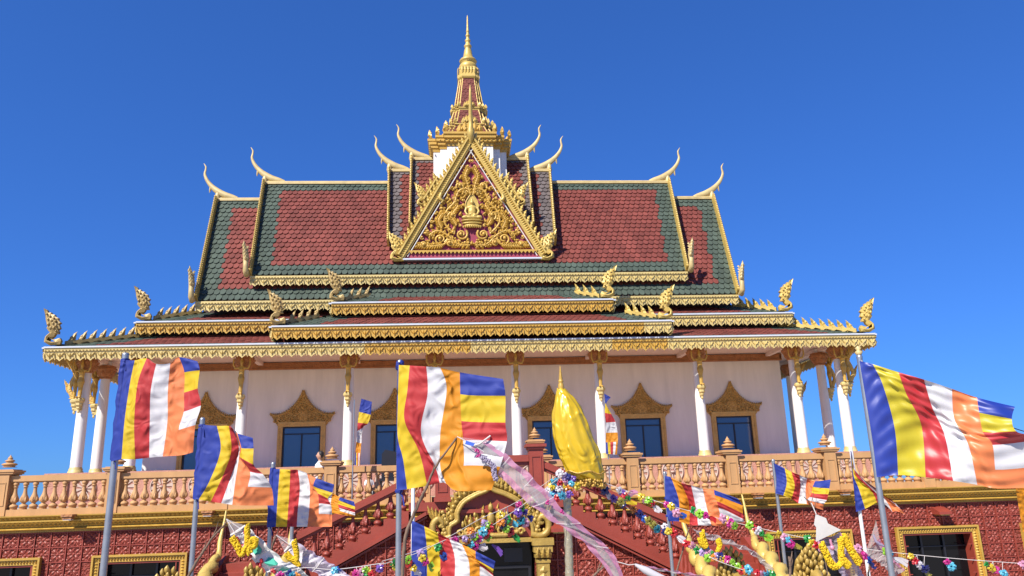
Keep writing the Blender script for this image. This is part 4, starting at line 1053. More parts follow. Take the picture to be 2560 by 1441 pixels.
def seat(u, v, hz, lab, slab, turn, k=1.0):
    lo_, hi_ = -6.0, -.9
    for _ in range(40):
        mid = (lo_+hi_)/2
        if U(u, v, mid).z < 2.9+hz*k: lo_ = mid
        else: hi_ = mid
    q = U(u, v, lo_); person(q.x, q.y, 2.9, lab, 'shirt', turn, slab, k)
seat(800, 1160, 1.1, 'dark haired person in white collar sitting beside the left balustrade pier', 'dark stool under the person beside the left balustrade pier', R(-70))
seat(923, 1208, 1.1, 'small black haired child in white shirt glimpsed low between the balusters', 'dark low stool under the child glimpsed between the balusters', R(20), .5)
q = U(973, 1160, -2.4)
ch = empty('chair', (q.x, q.y, 2.9), 'black chair with only its curved back showing before the window left of the central flag', 'chair')
b = MB(); P_ = [(-.2, .42), (-.2, 1.05), (-.12, 1.16), (.14, 1.1), (.2, 1.02), (.2, .42)]
b.prism(P_, (q.x, q.y+.2, 2.9), X3, Z3, -Y3, .04); build(b, 'backrest', 'dark', ch)
b = MB(); b.box(q.x-.22, q.x+.22, q.y-.25, q.y+.15, 3.3, 3.35); build(b, 'seat', 'dark', ch)
for dx in (-.19, .19):
    for dy in (-.2, .12): b = MB(); b.tube([(q.x+dx, q.y+dy, 2.9), (q.x+dx, q.y+dy, 3.3)], .018, 6); build(b, 'leg', 'dark', ch)

# ================================================================== FLAGS
def cloth(name, cols_, T, d, parent, mats, amp=.05, ph=0.0, kk=5, nr=40, wr=1.0, along=0.5, tilt=.32):
    """cols_: seam lines of the flag (hoist edge, four seams, sixth-stripe seam, fly edge), each a run of points down the cloth.
    Every point is a place on the photo turned into a point about d metres away, rippled in depth."""
    sc_, ox, oy = T
    b = MB(); C = [[(x/sc_+ox, y/sc_+oy) for x, y in c] for c in cols_]
    nc = (len(C)-1)*kk
    gv = []
    for j in range(nr+1):
        t = j/nr
        rowp = [cr(c, t) for c in C]
        line = []
        for i in range(nc+1):
            x, y = cr(rowp, i/nc); line.append((x, y))
        gv.append(line)
    vs = []
    for j in range(nr+1):
        t = j/nr
        for i in range(nc+1):
            s = i/nc; x, y = gv[j][i]
            wpx = abs(C[-1][0][0]-C[0][0][0])/FPX*d
            dd = d-tilt*s*wpx+.55*amp*min(1, s*3)*(math.sin(6.283*(1.35*s+along*t)+ph)+.45*math.sin(6.283*(2.9*s-1.1*t)+ph*2.1))
            dd += wr*.006*(math.sin(23*s+17*t+ph)+math.sin(41*s-29*t+2*ph)+.8*math.sin(9*s+53*t))*min(1, s*6)
            vs.append(D(x, y, dd))
    b.v = [tuple(v) for v in vs]
    ns = len(C)-1
    for j in range(nr):
        for i in range(nc):
            k = i//kk
            mi = k if k < ns-1 or ns < 6 else min(4, int((j+.5)/nr*5))
            b.f.append([j*(nc+1)+i, j*(nc+1)+i+1, (j+1)*(nc+1)+i+1, (j+1)*(nc+1)+i]); b.m.append(mi); b.s.append(True)
    f = build(b, 'flag', mats, parent)
    return f
def pole(u, v, d, rad, root_z=0.0, lab='', group='flags on poles', matn='steel', cap=True, name='flagpole', u2=None):
    p = D(u, v, d)
    e = empty(name, (p.x, p.y, root_z), lab, 'flag', group)
    b = MB(); b.tube([(p.x, p.y, root_z), (p.x, p.y, p.z)], rad, 12); build(b, 'pole', matn, e)
    if cap: b = MB(); b.lathe([(rad*1.02, 0), (rad*1.08, .015), (rad*.8, .03), (.0, .036)], 10, (p.x, p.y, p.z)); build(b, 'pole_cap', matn, e)
    return e, p
def sleeve(e, p, z0, z1, rad):
    b = MB(); b.tube([(p.x+.003*math.sin(i*2.1), p.y, lerp(z0, z1, i/14)) for i in range(15)], [rad*(1.45+.15*math.sin(i*1.7)) for i in range(15)], 10); build(b, 'sleeve', 'fblue', e)
def ties(e, p, d, zs, rad):
    for z in zs:
        b = MB(); b.lathe([(rad*1.3, -.012), (rad*1.5, 0), (rad*1.3, .012)], 8, (p.x, p.y, z))
        b.tube([(p.x, p.y-rad, z), (p.x+.03, p.y-rad-.02, z-.04), (p.x+.04, p.y-rad-.03, z-.1)], .006, 5)
        build(b, 'tie', 'fblue', e)
C5 = ['fblue', 'fyel', 'fred', 'fwhite', 'forange']
CA = ['fblue', 'fyel', 'fred', 'fwhite', 'famber']
T1, T2, T3, T4, T5 = (2.569, 0, 880), (2.664, 480, 900), (2.569, 960, 880), (2.569, 1360, 880), (2.398, 1920, 840)
def at_pole(cols_, e): return cols_

e, p = pole(314, 890, 7.9, .033, lab='leftmost steel flagpole flying a broad striped flag with its blue corner curled over')
cloth('flag', [[(808, 52), (780, 250), (745, 480), (712, 705)], [(865, 55), (835, 200), (800, 440), (780, 690)], [(942, 42), (885, 200), (862, 440), (868, 690)],
      [(1003, 78), (968, 250), (962, 450), (958, 680)], [(1094, 72), (1078, 250), (1075, 450), (1045, 672)],
      [(1150, 34), (1184, 132), (1182, 262), (1180, 385), (1148, 503), (1165, 664)], [(1268, 62), (1282, 118), (1270, 235), (1290, 345), (1255, 470), (1240, 645)]], T1, 7.85, e, C5, amp=.06, ph=.4)
sleeve(e, p, D(283, 1150, 7.9).z, D(313, 898, 7.9).z, .031)
ties(e, p, 7.9, [D(290, 1148, 7.9).z, D(312, 905, 7.9).z], .031)
e, p = pole(506, 1053, 7.3, .023, lab='second steel flagpole from the left, its flag billowing with a wide blue band')
cloth('flag', [[(72, 432), (56, 600), (30, 780), (6, 930)], [(165, 440), (190, 600), (120, 800), (45, 930)], [(245, 440), (262, 600), (215, 750), (125, 945)], [(275, 462), (312, 580), (290, 690), (195, 955)],
      [(296, 478), (322, 580), (312, 660), (290, 800), (268, 965)], [(302, 490), (328, 588), (322, 650), (386, 745), (372, 845), (350, 970)], [(405, 520), (410, 590), (412, 700), (470, 760), (530, 850), (545, 970)]], T2, 7.26, e, C5, amp=.08, ph=1.6)
sleeve(e, p, D(482, 1248, 7.3).z, D(505, 1070, 7.3).z, .023)
ties(e, p, 7.3, [D(482, 1245, 7.3).z, D(505, 1065, 7.3).z], .023)
e, p = pole(683, 1163, 9.0, .024, lab='low steel flagpole flying a nearly flat striped flag left of the stair rail')
cloth('flag', [[(543, 725), (536, 850), (524, 1000), (512, 1115)], [(585, 728), (575, 850), (565, 1000), (558, 1112)], [(655, 732), (650, 850), (640, 1000), (632, 1112)], [(705, 733), (718, 850), (705, 1000), (697, 1112)],
      [(765, 755), (785, 850), (780, 1000), (768, 1112)], [(825, 788), (808, 842), (838, 890), (845, 957), (845, 1027), (850, 1112)], [(945, 830), (935, 885), (905, 925), (925, 965), (932, 1030), (932, 1112)]], T2, 8.96, e, C5, amp=.04, ph=2.6)
sleeve(e, p, D(675, 1316, 9).z, D(683, 1170, 9).z, .024)
ties(e, p, 9, [D(675, 1316, 9).z], .024)
e, p = pole(735, 1205, 10.2, .024, lab='flagpole hidden behind another flag, only its twisted flag tail showing beside the stair rail')
cloth('flag', [[(690, 830), (680, 960), (672, 1060)], [(780, 850), (760, 960), (750, 1060)], [(830, 870), (830, 960), (830, 1060)], [(880, 885), (880, 960), (890, 1050)], [(935, 888), (925, 950), (930, 1020)],
      [(985, 915), (975, 940), (975, 975), (985, 1000), (985, 1030)], [(1080, 945), (1086, 985), (1084, 1005), (1086, 1035), (1080, 1045)]], T2, 10.2, e, [CA[0], CA[1], CA[2], CA[3], CA[4]], amp=.06, ph=.9)
e, p = pole(1000, 911, 5.4, .019, lab='steel flagpole flying the big central flag with an amber orange half')
cloth('flag', [[(92, 85), (86, 300), (82, 540), (80, 700), (82, 890)], [(95, 85), (89, 300), (87, 540), (122, 690), (148, 882)], [(165, 88), (150, 250), (132, 440), (225, 640), (278, 860)], [(272, 95), (280, 270), (238, 520), (330, 740), (358, 842)],
      [(362, 103), (402, 240), (362, 520), (362, 740), (398, 845)], [(487, 132), (490, 275), (497, 450), (508, 565), (512, 728), (470, 893)], [(765, 175), (780, 285), (780, 460), (790, 570), (747, 735), (690, 888)]], T3, 5.35, e, CA, amp=.045, ph=.2, nr=56)
sleeve(e, p, D(1000, 922, 5.4).z, D(1000, 908, 5.4).z, .021)
ties(e, p, 5.4, [D(997, 1228, 5.4).z, D(1000, 918, 5.4).z], .019)
e, p = pole(2149, 897, 5.5, .021, lab='steel flagpole at right flying the largest glossy satin flag, streaming out of frame')
cloth('flag', [[(548, 150), (590, 400), (630, 650), (652, 848)], [(628, 170), (690, 300), (760, 560), (780, 835)], [(782, 218), (830, 350), (920, 540), (945, 848)], [(935, 262), (985, 430), (1060, 600), (1110, 870)],
      [(1103, 318), (1118, 500), (1200, 650), (1255, 893)], [(1253, 370), (1266, 462), (1290, 580), (1345, 650), (1362, 800), (1380, 915)], [(1480, 425), (1462, 500), (1492, 575), (1620, 620), (1620, 780), (1620, 908)]], T5, 5.45, e, ['sblue', 'syel', 'sred', 'swhite', 'sorange'], amp=.05, ph=.9, nr=56, wr=1.15, along=.9)
b = MB(); b.lathe([(.02, 0), (.03, .02), (.012, .035), (.025, .05), (.0, .07)], 10, p+Z3*.03); b.tube([p+Z3*.08, p+Vector((.07, 0, .14))], .004, 5); build(b, 'pole_finial', 'cream', e)
b = MB(); b.tube([p+Vector((-.005, -.03, -.02)), p+Vector((.02, -.03, -.1)), p+Vector((.035, -.04, -.17)), p+Vector((.05, -.04, -.12)), p+Vector((.035, -.03, -.06))], .007, 6); build(b, 'rope', 'string', e)
e, p = pole(1033, 1175, 7.0, .017, lab='white flagpole low in front of the arched door, its pale blue ended flag drooping', matn='white')
cloth('flag', [[(178, 1083), (176, 1250), (174, 1520)], [(258, 1120), (275, 1270), (275, 1520)], [(345, 1165), (360, 1300), (362, 1520)], [(420, 1200), (455, 1330), (450, 1520)], [(500, 1235), (545, 1350), (550, 1520)],
      [(588, 1280), (590, 1328), (606, 1348), (615, 1375), (615, 1440), (620, 1520)], [(715, 1345), (704, 1395), (700, 1422), (702, 1440), (702, 1480), (702, 1520)]], T3, 6.97, e, CA, amp=.06, ph=3.2)
e, p = pole(1662, 1186, 9.6, .022, lab='grey flagpole in front of the right stair flight flying a shaded orange and brown flag')
cloth('flag', [[(776, 798), (780, 950), (798, 1088)], [(815, 805), (865, 950), (868, 1090)], [(880, 840), (930, 970), (935, 1110)], [(945, 858), (975, 1000), (990, 1115)], [(1020, 880), (1045, 1000), (1075, 1115)],
      [(1092, 888), (1096, 920), (1110, 960), (1120, 1000), (1140, 1085), (1140, 1118)], [(1248, 945), (1272, 985), (1278, 1040), (1280, 1075), (1278, 1095), (1205, 1118)]], T4, 9.56, e, ['fblue', 'famber', 'fred', 'fwhite', 'forange'], amp=.09, ph=2.2)
ties(e, p, 9.6, [D(1667, 1246, 9.6).z, D(1668, 1290, 9.6).z], .022)
e, p = pole(1933, 1154, 11.0, .024, lab='slim steel flagpole right of the stairs flying a small folded flag')
cloth('flag', [[(33, 762), (50, 850), (46, 945)], [(100, 795), (112, 880), (92, 957)], [(140, 815), (160, 900), (140, 978)], [(190, 835), (195, 910), (182, 1003)], [(235, 855), (225, 920), (232, 1008)],
      [(282, 872), (268, 905), (262, 942), (250, 965), (240, 985), (285, 1030)], [(376, 862), (368, 915), (362, 950), (352, 985), (335, 1010), (330, 1045)]], T5, 10.96, e, C5, amp=.1, ph=1.0)
e, p = pole(2127, 1122, 8.6, .02, lab='white flagpole flying a twisted flag with a hanging blue and yellow corner', matn='white')
cloth('flag', [[(494, 688), (505, 830), (513, 900), (528, 1056)], [(500, 692), (512, 832), (545, 920), (582, 1037)], [(504, 735), (530, 842), (620, 930), (655, 1002)], [(508, 770), (555, 850), (650, 945), (700, 1012)], [(512, 800), (590, 880), (690, 965), (745, 1052)],
      [(515, 815), (640, 915), (700, 962), (730, 985), (770, 1020), (770, 1050)], [(518, 822), (662, 925), (730, 975), (770, 1010), (800, 1045), (825, 1072)]], T5, 8.56, e, C5, amp=.05, ph=.2)
# two flags hanging down beside the hall columns, seen edge on
e, p = pole(886, 1000, 14.9, .012, 2.93, lab='thin twisted flag hanging straight down left of the central flag', cap=False)
cloth('flag', [[(1128, 258), (1198, 280)], [(1112, 346), (1190, 366)], [(1104, 418), (1170, 426)], [(1100, 474), (1138, 452)], [(1094, 548), (1128, 556)], [(1088, 618), (1122, 622)], [(1084, 700), (1096, 704), (1105, 706), (1112, 706), (1118, 706)]][::1], T2, 14.85, e, CA, amp=.04, ph=.4, nr=10)
e, p = pole(1512, 1000, 15.2, .012, 2.93, lab='narrow flag hanging straight down beside a white column right of the foil wrapped parasol', cap=False)
cloth('flag', [[(1415, 268), (1456, 292)], [(1420, 330), (1428, 336)], [(1418, 392), (1460, 400)], [(1424, 455), (1486, 450)], [(1425, 520), (1500, 518)], [(1424, 582), (1502, 578)], [(1426, 655), (1445, 657), (1463, 658), (1480, 660), (1496, 660)]], T3, 15.15, e, CA, amp=.03, ph=.6, nr=10)
e, p = pole(2600, 1210, 6.2, .02, lab='flag at the right edge, only its amber and pink red side in frame')
cloth('flag', [[(1650, 905), (1650, 1150)], [(1610, 905), (1610, 1150)], [(1580, 905), (1580, 1150)], [(1484, 905), (1500, 1010), (1530, 1180)]], T5, 6.2, e, ['fred', 'fred', 'famber'], amp=.03)

# ================================================================== covered ceremonial parasol
pb = D(1424, 1441, 8.0); pt = D(1403, 972, 8.0)
pe = empty('parasol', (pb.x, pb.y, 0), 'closed ceremonial parasol wrapped in shiny yellow foil with a gold spire on a wrapped pole', 'parasol')
b = MB(); pj = D(1416, 1190, 8.0)
dirp = (pj-pb).normalized(); foot = pb-dirp*(pb.z/dirp.z)
pe.location = foot; ORG[pe.name] = foot.copy()
pts = [foot.lerp(pj, i/60) for i in range(61)]
b.tube(pts, [.043+.004*math.sin(i*2.3)+random.uniform(-.002, .002) for i in range(61)], 12); build(b, 'pole', 'silverwrap', pe)
rows = [(240, 1108, 1162), (262, 1104, 1186), (300, 1098, 1226), (360, 1086, 1270), (430, 1079, 1305), (520, 1083, 1342), (600, 1100, 1374), (660, 1120, 1394), (720, 1142, 1404), (770, 1158, 1411), (800, 1185, 1413), (830, 1235, 1411)]
b = MB(); n = 72; rings = []
ctl = [(y, a, c) for y, a, c in rows]
NR = 44
for i in range(NR+1):
    y, a, c = cr(ctl, i/NR)
    tl = 0 if y < 700 else (y-700)/130*22                      # lower hem dips to the right
    L_ = D(a/2.569+960, (y-tl*.6)/2.569+880, 8.0); R_ = D(c/2.569+960, (y+tl*.1)/2.569+880, 8.0)
    ctr = (L_+R_)/2; ax = (R_-L_)/2; ra = ax.length
    for j in range(n):
        q = 6.283*j/n; f = 1-.085*abs(math.sin(5.5*q+.045*i+.3*math.sin(i*.2)))+.03*math.sin(3*q+i*.17+1)-.03*abs(math.sin(11*q-i*.16))*(.4+.6*i/NR)+.015*math.sin(23*q+i*.9)
        rings.append(ctr+ax*math.cos(q)*f-Y3*math.sin(q)*ra*.8*f+Z3*.012*math.sin(5*q+i*.7))
b.add(rings, [(i*n+j, (i+1)*n+j, (i+1)*n+(j+1) % n, i*n+(j+1) % n) for i in range(NR) for j in range(n)], 0, True); b.add(rings[:n], [tuple(range(n))])
cv = build(b, 'foil_cover', 'foil', pe)
b = MB()
for i in range(95):
    j = i/95*n; q = 6.283*i/95; base_ = rings[NR*n+int(j) % n]
    for k in range(2): b.ell(base_+Vector((random.uniform(-.02, .02), random.uniform(-.02, .02), -.012-.03*k+random.uniform(-.015, .015))), (.013, .013, .014), 6)
build(b, 'fringe', 'deepgold', pe)
b = MB(); ri = int(NR*.86); b.tube([rings[ri*n+j % n]+(rings[ri*n+j % n]-sum((rings[ri*n+q] for q in range(n)), Vector())/n)*.03 for j in range(n+1)], .008, 6); build(b, 'tie_cord', 'deepgold', pe)
b = MB(); c = D(1403, 973, 8.0); h = (D(1403, 915, 8.0)-c).length
prof = [(.03, -.02), (.034, .01), (.03, .06), (.022, .085), (.03, .095)]
for i in range(8): z = .11+i*.02; k = 1-i/11; prof += [(.026*k, z), (.018*k, z+.012)]
prof += [(.006, .28), (0, .31)]
b.lathe([(r_, z*h/.30) for r_, z in prof], 12, c); build(b, 'spire_finial', 'deepgold', pe)

# ================================================================== banners, branches, garlands
def ribbon(name, lab, cat, strips, up_, lo_, T, d, parent=None, amp=.03, ph=0, ns=60, cross=None, group=None, ring=0.0):
    """long cloth banner between two edge lines; strips: list of (from,to,material) across the width"""
    sc_, ox, oy = T; A = [(x/sc_+ox, y/sc_+oy) for x, y in up_]; B_ = [(x/sc_+ox, y/sc_+oy) for x, y in lo_]
    p0 = D(*A[0], d)
    if parent is None: parent = empty(name, p0, lab, cat, group)
    def pt(t, w_):
        a = cr(A, t); c = cr(B_, t)
        dd = d+amp*math.sin(9*t+ph)+amp*.7*math.sin(6.283*w_*1.2+14*t+ph)+.008*math.sin(70*t+9*w_)+ring*math.sin(math.pi*w_)
        return D(lerp(a[0], c[0], w_)+2*math.sin(47*t+w_*3), lerp(a[1], c[1], w_)+2*math.sin(39*t+5*w_), dd)
    for q, (w0, w1, mt, nm) in enumerate(strips):
        b = MB(); k = max(2, int(8*(w1-w0)))
        vs = [pt(i/ns, lerp(w0, w1, j/k)) for i in range(ns+1) for j in range(k+1)]
        b.add(vs, [(i*(k+1)+j, i*(k+1)+j+1, (i+1)*(k+1)+j+1, (i+1)*(k+1)+j) for i in range(ns) for j in range(k)], 0, True)
        build(b, nm, mt, parent)
    if cross:
        for t in cross:
            b = MB(); b.tube([pt(t, 0)-Y3*.008, pt(t, .5)-Y3*.008, pt(t, 1)-Y3*.008], .0035, 6); build(b, 'crossbar', 'clear' if 'pink' in lab else 'paper', parent)
    return parent, pt
def branch(lab, pts, T, d, r0_, r1_):
    sc_, ox, oy = T; P_ = [D(x/sc_+ox, y/sc_+oy, d+.02*math.sin(3*i)) for i, (x, y) in enumerate(pts)]
    n = 50; Q = [Vector(cr(P_, i/n)) for i in range(n+1)]
    a = Q[0]; dr = (Q[0]-Q[4]).normalized(); f = a+Vector((dr.x*.4, 0, -a.z)) if abs(dr.z) > .1 else Vector((a.x, a.y, 0))
    f.z = 0; k = 10
    full = [f.lerp(a, i/k) for i in range(k)]+Q
    b = MB(); b.tube([p+Vector((random.uniform(-1, 1)*.003, 0, 0)) for p in full], [lerp(r0_, r1_, i/len(full))*random.uniform(.9, 1.1) for i in range(len(full))], 8)
    e = empty('bamboo_branch', f, lab, 'branch', 'bent branches carrying the banners'); build(b, 'stem', 'stick', e)
    b = MB()
    for t in (.35, .6): 
        q = Q[int(n*t)]; b.tube([q, q+Vector((.03, 0, .07)), q+Vector((.04, 0, .12))], [r1_, r1_*.7, r1_*.3], 6)
    build(b, 'twig', 'stick', e)
    return Q[-1]
def marigold(lab, runs, T, d, r_=.03, parent=None):
    sc_, ox, oy = T; first = D(runs[0][0][0]/sc_+ox, runs[0][0][1]/sc_+oy, d)
    e = empty('marigold_garland', first, lab, 'garland', 'yellow marigold garlands')
    for run in runs:
        b = MB(); P_ = [D(x/sc_+ox, y/sc_+oy, d) for x, y in run]; n = 46
        Q = [Vector(cr(P_, i/n)) for i in range(n+1)]
        b.tube(Q, r_*.8, 8)
        for i in range(n):
            for k in range(9):
                a = random.uniform(0, 6.283); rd = Vector((math.cos(a), -abs(math.sin(a)) if k % 2 else math.sin(a), math.sin(a+1.3)))
                p = Q[i]+rd.normalized()*r_*.85; b.ell(p, (r_*.3, r_*.3, r_*.3), 5)
        build(b, 'flower_strand', 'marigold', e)
    return e
T6, T7, T8 = (6.095, 480, 1240), (7.53, 1620, 1260), (7.17, 1920, 1240)
T9 = (5.98, 1340, 1200)

branch('bent branch rising in front of the central flagpole to the pink banner', [(118, 1441), (130, 1260), (150, 1140), (220, 980), (272, 870), (330, 740), (400, 640), (472, 543)], T3, 5.15, .014, .006)
branch('bent branch at left leaning to the white banner with green patches', [(1210, 1441), (1250, 1370), (1300, 1290), (1360, 1200), (1430, 1125), (1462, 1085)], T1, 6.2, .013, .006)
branch('thin tan branch rising behind the beaded garland at right to the serpent railing top', [(520, 1363), (545, 1250), (600, 1060), (680, 780), (730, 600), (780, 440)], T7, 8.0, .012, .006)
branch('short grey branch below the pink banner end near the carved wall', [(860, 1441), (950, 1350), (1095, 1235)], T9, 6.4, .01, .006)
branch('pale branch behind the right white flagpole below the blush sheer banner', [(1800, 1380), (1825, 1200), (1830, 1000), (1860, 800), (1935, 440)], T8, 7.6, .010, .004)
branch('short cut branch standing before the dark window right of the stairs', [(395, 1441), (400, 1300), (390, 1180), (378, 1095)], T8, 8.5, .014, .012)

# white banner with green patches
bn, pt = ribbon('banner', 'white paper banner with mint green patches and white borders hanging at lower left', 'banner', [(0, .12, 'paper', 'border'), (.12, .88, 'sheet', 'sheet'), (.88, 1, 'paper', 'border')],
       [(815, 455), (920, 540), (1130, 740), (1390, 980), (1560, 1050), (1700, 1150), (1850, 1300)], [(590, 615), (740, 820), (900, 960), (1080, 1110), (1250, 1200), (1400, 1260), (1600, 1380)], T6, 6.1, cross=(.0, .18, .37, .58, .8), amp=.02)
for t in (.30, .47, .66, .86):
    b = MB(); q = [pt(t+dt, w_)-Y3*.012 for dt, w_ in ((-.05, .40), (-.03, .66), (.045, .74), (.065, .5), (.045, .27), (-.025, .24))]; b.add(q, [tuple(range(6))]); build(b, 'green_patch', 'mint', bn)
for t, w_ in ((.12, .2), (.3, .95), (.42, .8), (.62, .9), (.08, .8), (.2, .7)):
    b = MB(); q = pt(t, w_)-Y3*.02
    for k in range(5): b.ell(q+Vector((random.uniform(-.02, .02), 0, random.uniform(-.02, .02))), (.014, .012, .014), 6)
    build(b, 'red_tassel', 'p_red', bn)
b = MB(); q = D(566, 1298, 6.1); b.add([q, pt(0, 0), pt(0, 1)], [(0, 1, 2)]); build(b, 'clear_sheet', 'clear', bn)
b = MB(); b.tube([q, pt(0, .3)], .004, 5); b.tube([q, pt(0, .75)], .004, 5); b.tube([pt(0, 0), pt(0, 1)], .009, 6); build(b, 'cord', 'string', bn)
marigold('yellow marigold garland in a zigzag on the white banner', [[(610, 640), (690, 760), (760, 890), (810, 800), (850, 740)], [(843, 455), (845, 600), (850, 740), (890, 880)], [(850, 740), (940, 780), (975, 700), (915, 660), (890, 720)]], T6, 6.0, .024)
# lilac banner
bn, pt = ribbon('banner', 'lilac edged sheer banner beside the white one, marked by thin white crossbars', 'banner', [(0, .14, 'lilac', 'border'), (.14, .86, 'lilacsheet', 'sheet'), (.86, 1, 'lilac', 'border')],
       [(1550, 670), (1740, 800), (1950, 920), (2170, 1060), (2300, 1140), (2450, 1260)], [(1410, 865), (1620, 1040), (1800, 1140), (1980, 1230), (2100, 1290), (2200, 1340)], T6, 6.4, cross=(0, .22, .45, .7), amp=.02, ph=2)
b = MB(); q = D(480+1285/6.095, 1240+600/6.095, 6.4); b.add([q, pt(0, 0), pt(0, 1)], [(0, 1, 2)]); build(b, 'clear_sheet', 'clear', bn)
b = MB(); b.tube([q, pt(0, .4)], .004, 5); b.tube([pt(0, 0), pt(0, 1)], .009, 6); build(b, 'cord', 'string', bn)
marigold('short yellow marigold garland forming a V on the lilac banner', [[(1555, 690), (1590, 850), (1600, 980)], [(1440, 880), (1500, 950), (1570, 990), (1630, 1080)]], T6, 6.3, .023)
branch('forked thin twig standing between the two left banners', [(1190, 900), (1215, 800), (1240, 700), (1270, 600)], T6, 6.5, .008, .004)
# pink tulle banner
bn, pt = ribbon('banner', 'long pink tulle banner with silver centre sweeping down across the middle', 'banner', [(0, .28, 'pinktulle', 'border'), (.28, .70, 'greytulle', 'sheet'), (.70, 1, 'pinktulle', 'border')],
       [(655, 570), (760, 640), (880, 740), (1000, 850), (1140, 1000), (1290, 1130), (1420, 1240), (1500, 1340), (1535, 1460)], [(560, 610), (680, 740), (800, 850), (900, 950), (1000, 1030), (1130, 1120), (1250, 1200), (1350, 1300), (1470, 1460)], T3, 5.1, amp=.015, ph=1, ns=110, cross=(.17, .33, .45, .6, .78))
b = MB(); q = D(1143, 1092, 5.1); b.add([q, pt(0, 0), pt(0, 1)], [(0, 1, 2)]); build(b, 'clear_sheet', 'clear', bn)
b = MB(); b.quad(*[D(960+x/2.569, 880+y/2.569, 5.06) for x, y in ((528, 570), (585, 588), (572, 608), (520, 592))]); build(b, 'label_tag', 'label', bn)
b = MB(); b.tube([q, D(1165, 1103, 5.08), D(1210, 1130, 5.08)], .003, 5); b.tube([pt(0, 0)+Vector((.03, 0, .03)), pt(0, .5), pt(0, 1)], .006, 6); build(b, 'cord', 'string', bn)
b = MB(); P_ = [D(960+x/2.569, 880+y/2.569, 5.05) for x, y in ((625, 680), (665, 700), (700, 735), (708, 780), (718, 822))]; Q = [Vector(cr(P_, i/30)) for i in range(31)]
b.tube(Q, .013, 7)
for q in Q:
    for k in range(6): b.ell(q+Vector((random.uniform(-.015, .015), random.uniform(-.015, .0), random.uniform(-.01, .01))), (.006, .006, .006), 5)
build(b, 'fluffy_tassel', 'lilac', bn)
b = MB()
for x, y in ((605, 662), (1142, 1027), (1052, 965), (600, 632)):
    for k in range(5): b.ell(D(960+x/2.569, 880+y/2.569, 5.05)+Vector((random.uniform(-.012, .012), 0, random.uniform(-.012, .012))), (.008, .008, .008), 5)
build(b, 'pink_flower', 'p_magenta', bn)
# grey sheer banner between the right serpents
bn, pt = ribbon('banner', 'grey see through plastic banner arching between the two right serpent railings', 'banner', [(0, 1, 'greytulle', 'sheet')],
       [(830, 455), (1050, 540), (1300, 600), (1550, 690), (1800, 790), (2000, 890), (2200, 1060), (2360, 1230)], [(900, 540), (1060, 640), (1250, 690), (1480, 765), (1750, 850), (1970, 960), (2130, 1110), (2240, 1260)], T7, 7.8, amp=.015, ns=50, cross=(.24, .42, .56, .7, .85))
marigold('pair of small yellow marigold strands hung above the gold serpent hood', [[(1015, 530), (1045, 680), (1090, 800), (1020, 740), (975, 640)], [(1320, 690), (1350, 780), (1320, 870)]], T7, 7.7, .03)
# low pink roll
bn, pt = ribbon('banner', 'thin pink tulle banner lying low across the bottom right of the stairs', 'banner', [(0, .5, 'pinktulle', 'border'), (.5, 1, 'greytulle', 'sheet')], [(0, 1170), (380, 1245), (900, 1320), (1300, 1400)], [(-80, 1195), (380, 1290), (880, 1375), (1300, 1460)], T7, 6.6, amp=.01, ns=40)
b = MB(); b.tube([D(1540, 1404, 6.6), D(1572, 1413, 6.6), D(1590, 1411, 6.6)], .004, 6); build(b, 'cord', 'string', bn)
b = MB(); b.tube([D(1588, 1412, 6.6), D(1612, 1425, 6.6), D(1640, 1440, 6.6), D(1700, 1470, 6.6)], [.01, .03, .032, .03], 10); build(b, 'rolled_cloth', 'p_white', bn)
# paper topped banner
bn, pt = ribbon('banner', 'lilac sheer banner with a white house shaped paper top near the right serpent hood', 'banner', [(0, .3, 'lilac', 'border'), (.3, .7, 'greytulle', 'sheet'), (.7, 1, 'lilac', 'border')],
       [(1290, 645), (1400, 820), (1520, 1050), (1640, 1280), (1720, 1450)], [(900, 820), (1000, 960), (1120, 1120), (1240, 1290), (1340, 1460)], T8, 7.2, amp=.02, ns=40)
b = MB(); poly = [(860, 330), (1040, 400), (1075, 495), (1310, 610), (930, 790), (865, 825), (870, 570), (830, 520)]
q = [D(1920+x/7.17, 1240+y/7.17, 7.16) for x, y in poly]; q2 = [p_+Y3*.008 for p_ in q]; b.add(q+q2, [tuple(range(8)), tuple(range(15, 7, -1))]+[(i, (i+1) % 8, 8+(i+1) % 8, 8+i) for i in range(8)]); build(b, 'paper_top', 'paper', bn)
b = MB(); b.tube([D(1920+780/7.17, 1240+130/7.17, 7.2), D(1920+865/7.17, 1240+335/7.17, 7.16)], .005, 5); build(b, 'cord', 'string', bn)
b = MB()
for x, y in ((920, 870), (1125, 830), (1330, 720)):
    P_ = [D(1920+(x+dx)/7.17, 1240+(y+dy)/7.17, 7.1) for dx, dy in ((-10, -50), (0, 0), (20, 60))]; b.tube(P_, .012, 7); b.ell(P_[-1]-Z3*.02, (.024, .024, .024), 8)
build(b, 'ball_tassel', 'p_pink', bn)
marigold('yellow marigold garland hanging in an M below the white paper top', [[(950, 860), (1040, 1040), (1150, 1240), (1240, 1265), (1315, 1180), (1310, 1000), (1295, 760)], [(1345, 725), (1420, 850), (1520, 1030), (1640, 1210)], [(1320, 1130), (1440, 1255)]], T8, 7.05, .034)
branch('tan branch rising behind the small folded flag to the white paper top', [(905, 430), (840, 280), (790, 180), (740, 100), (640, 20)], T8, 7.3, .006, .004)
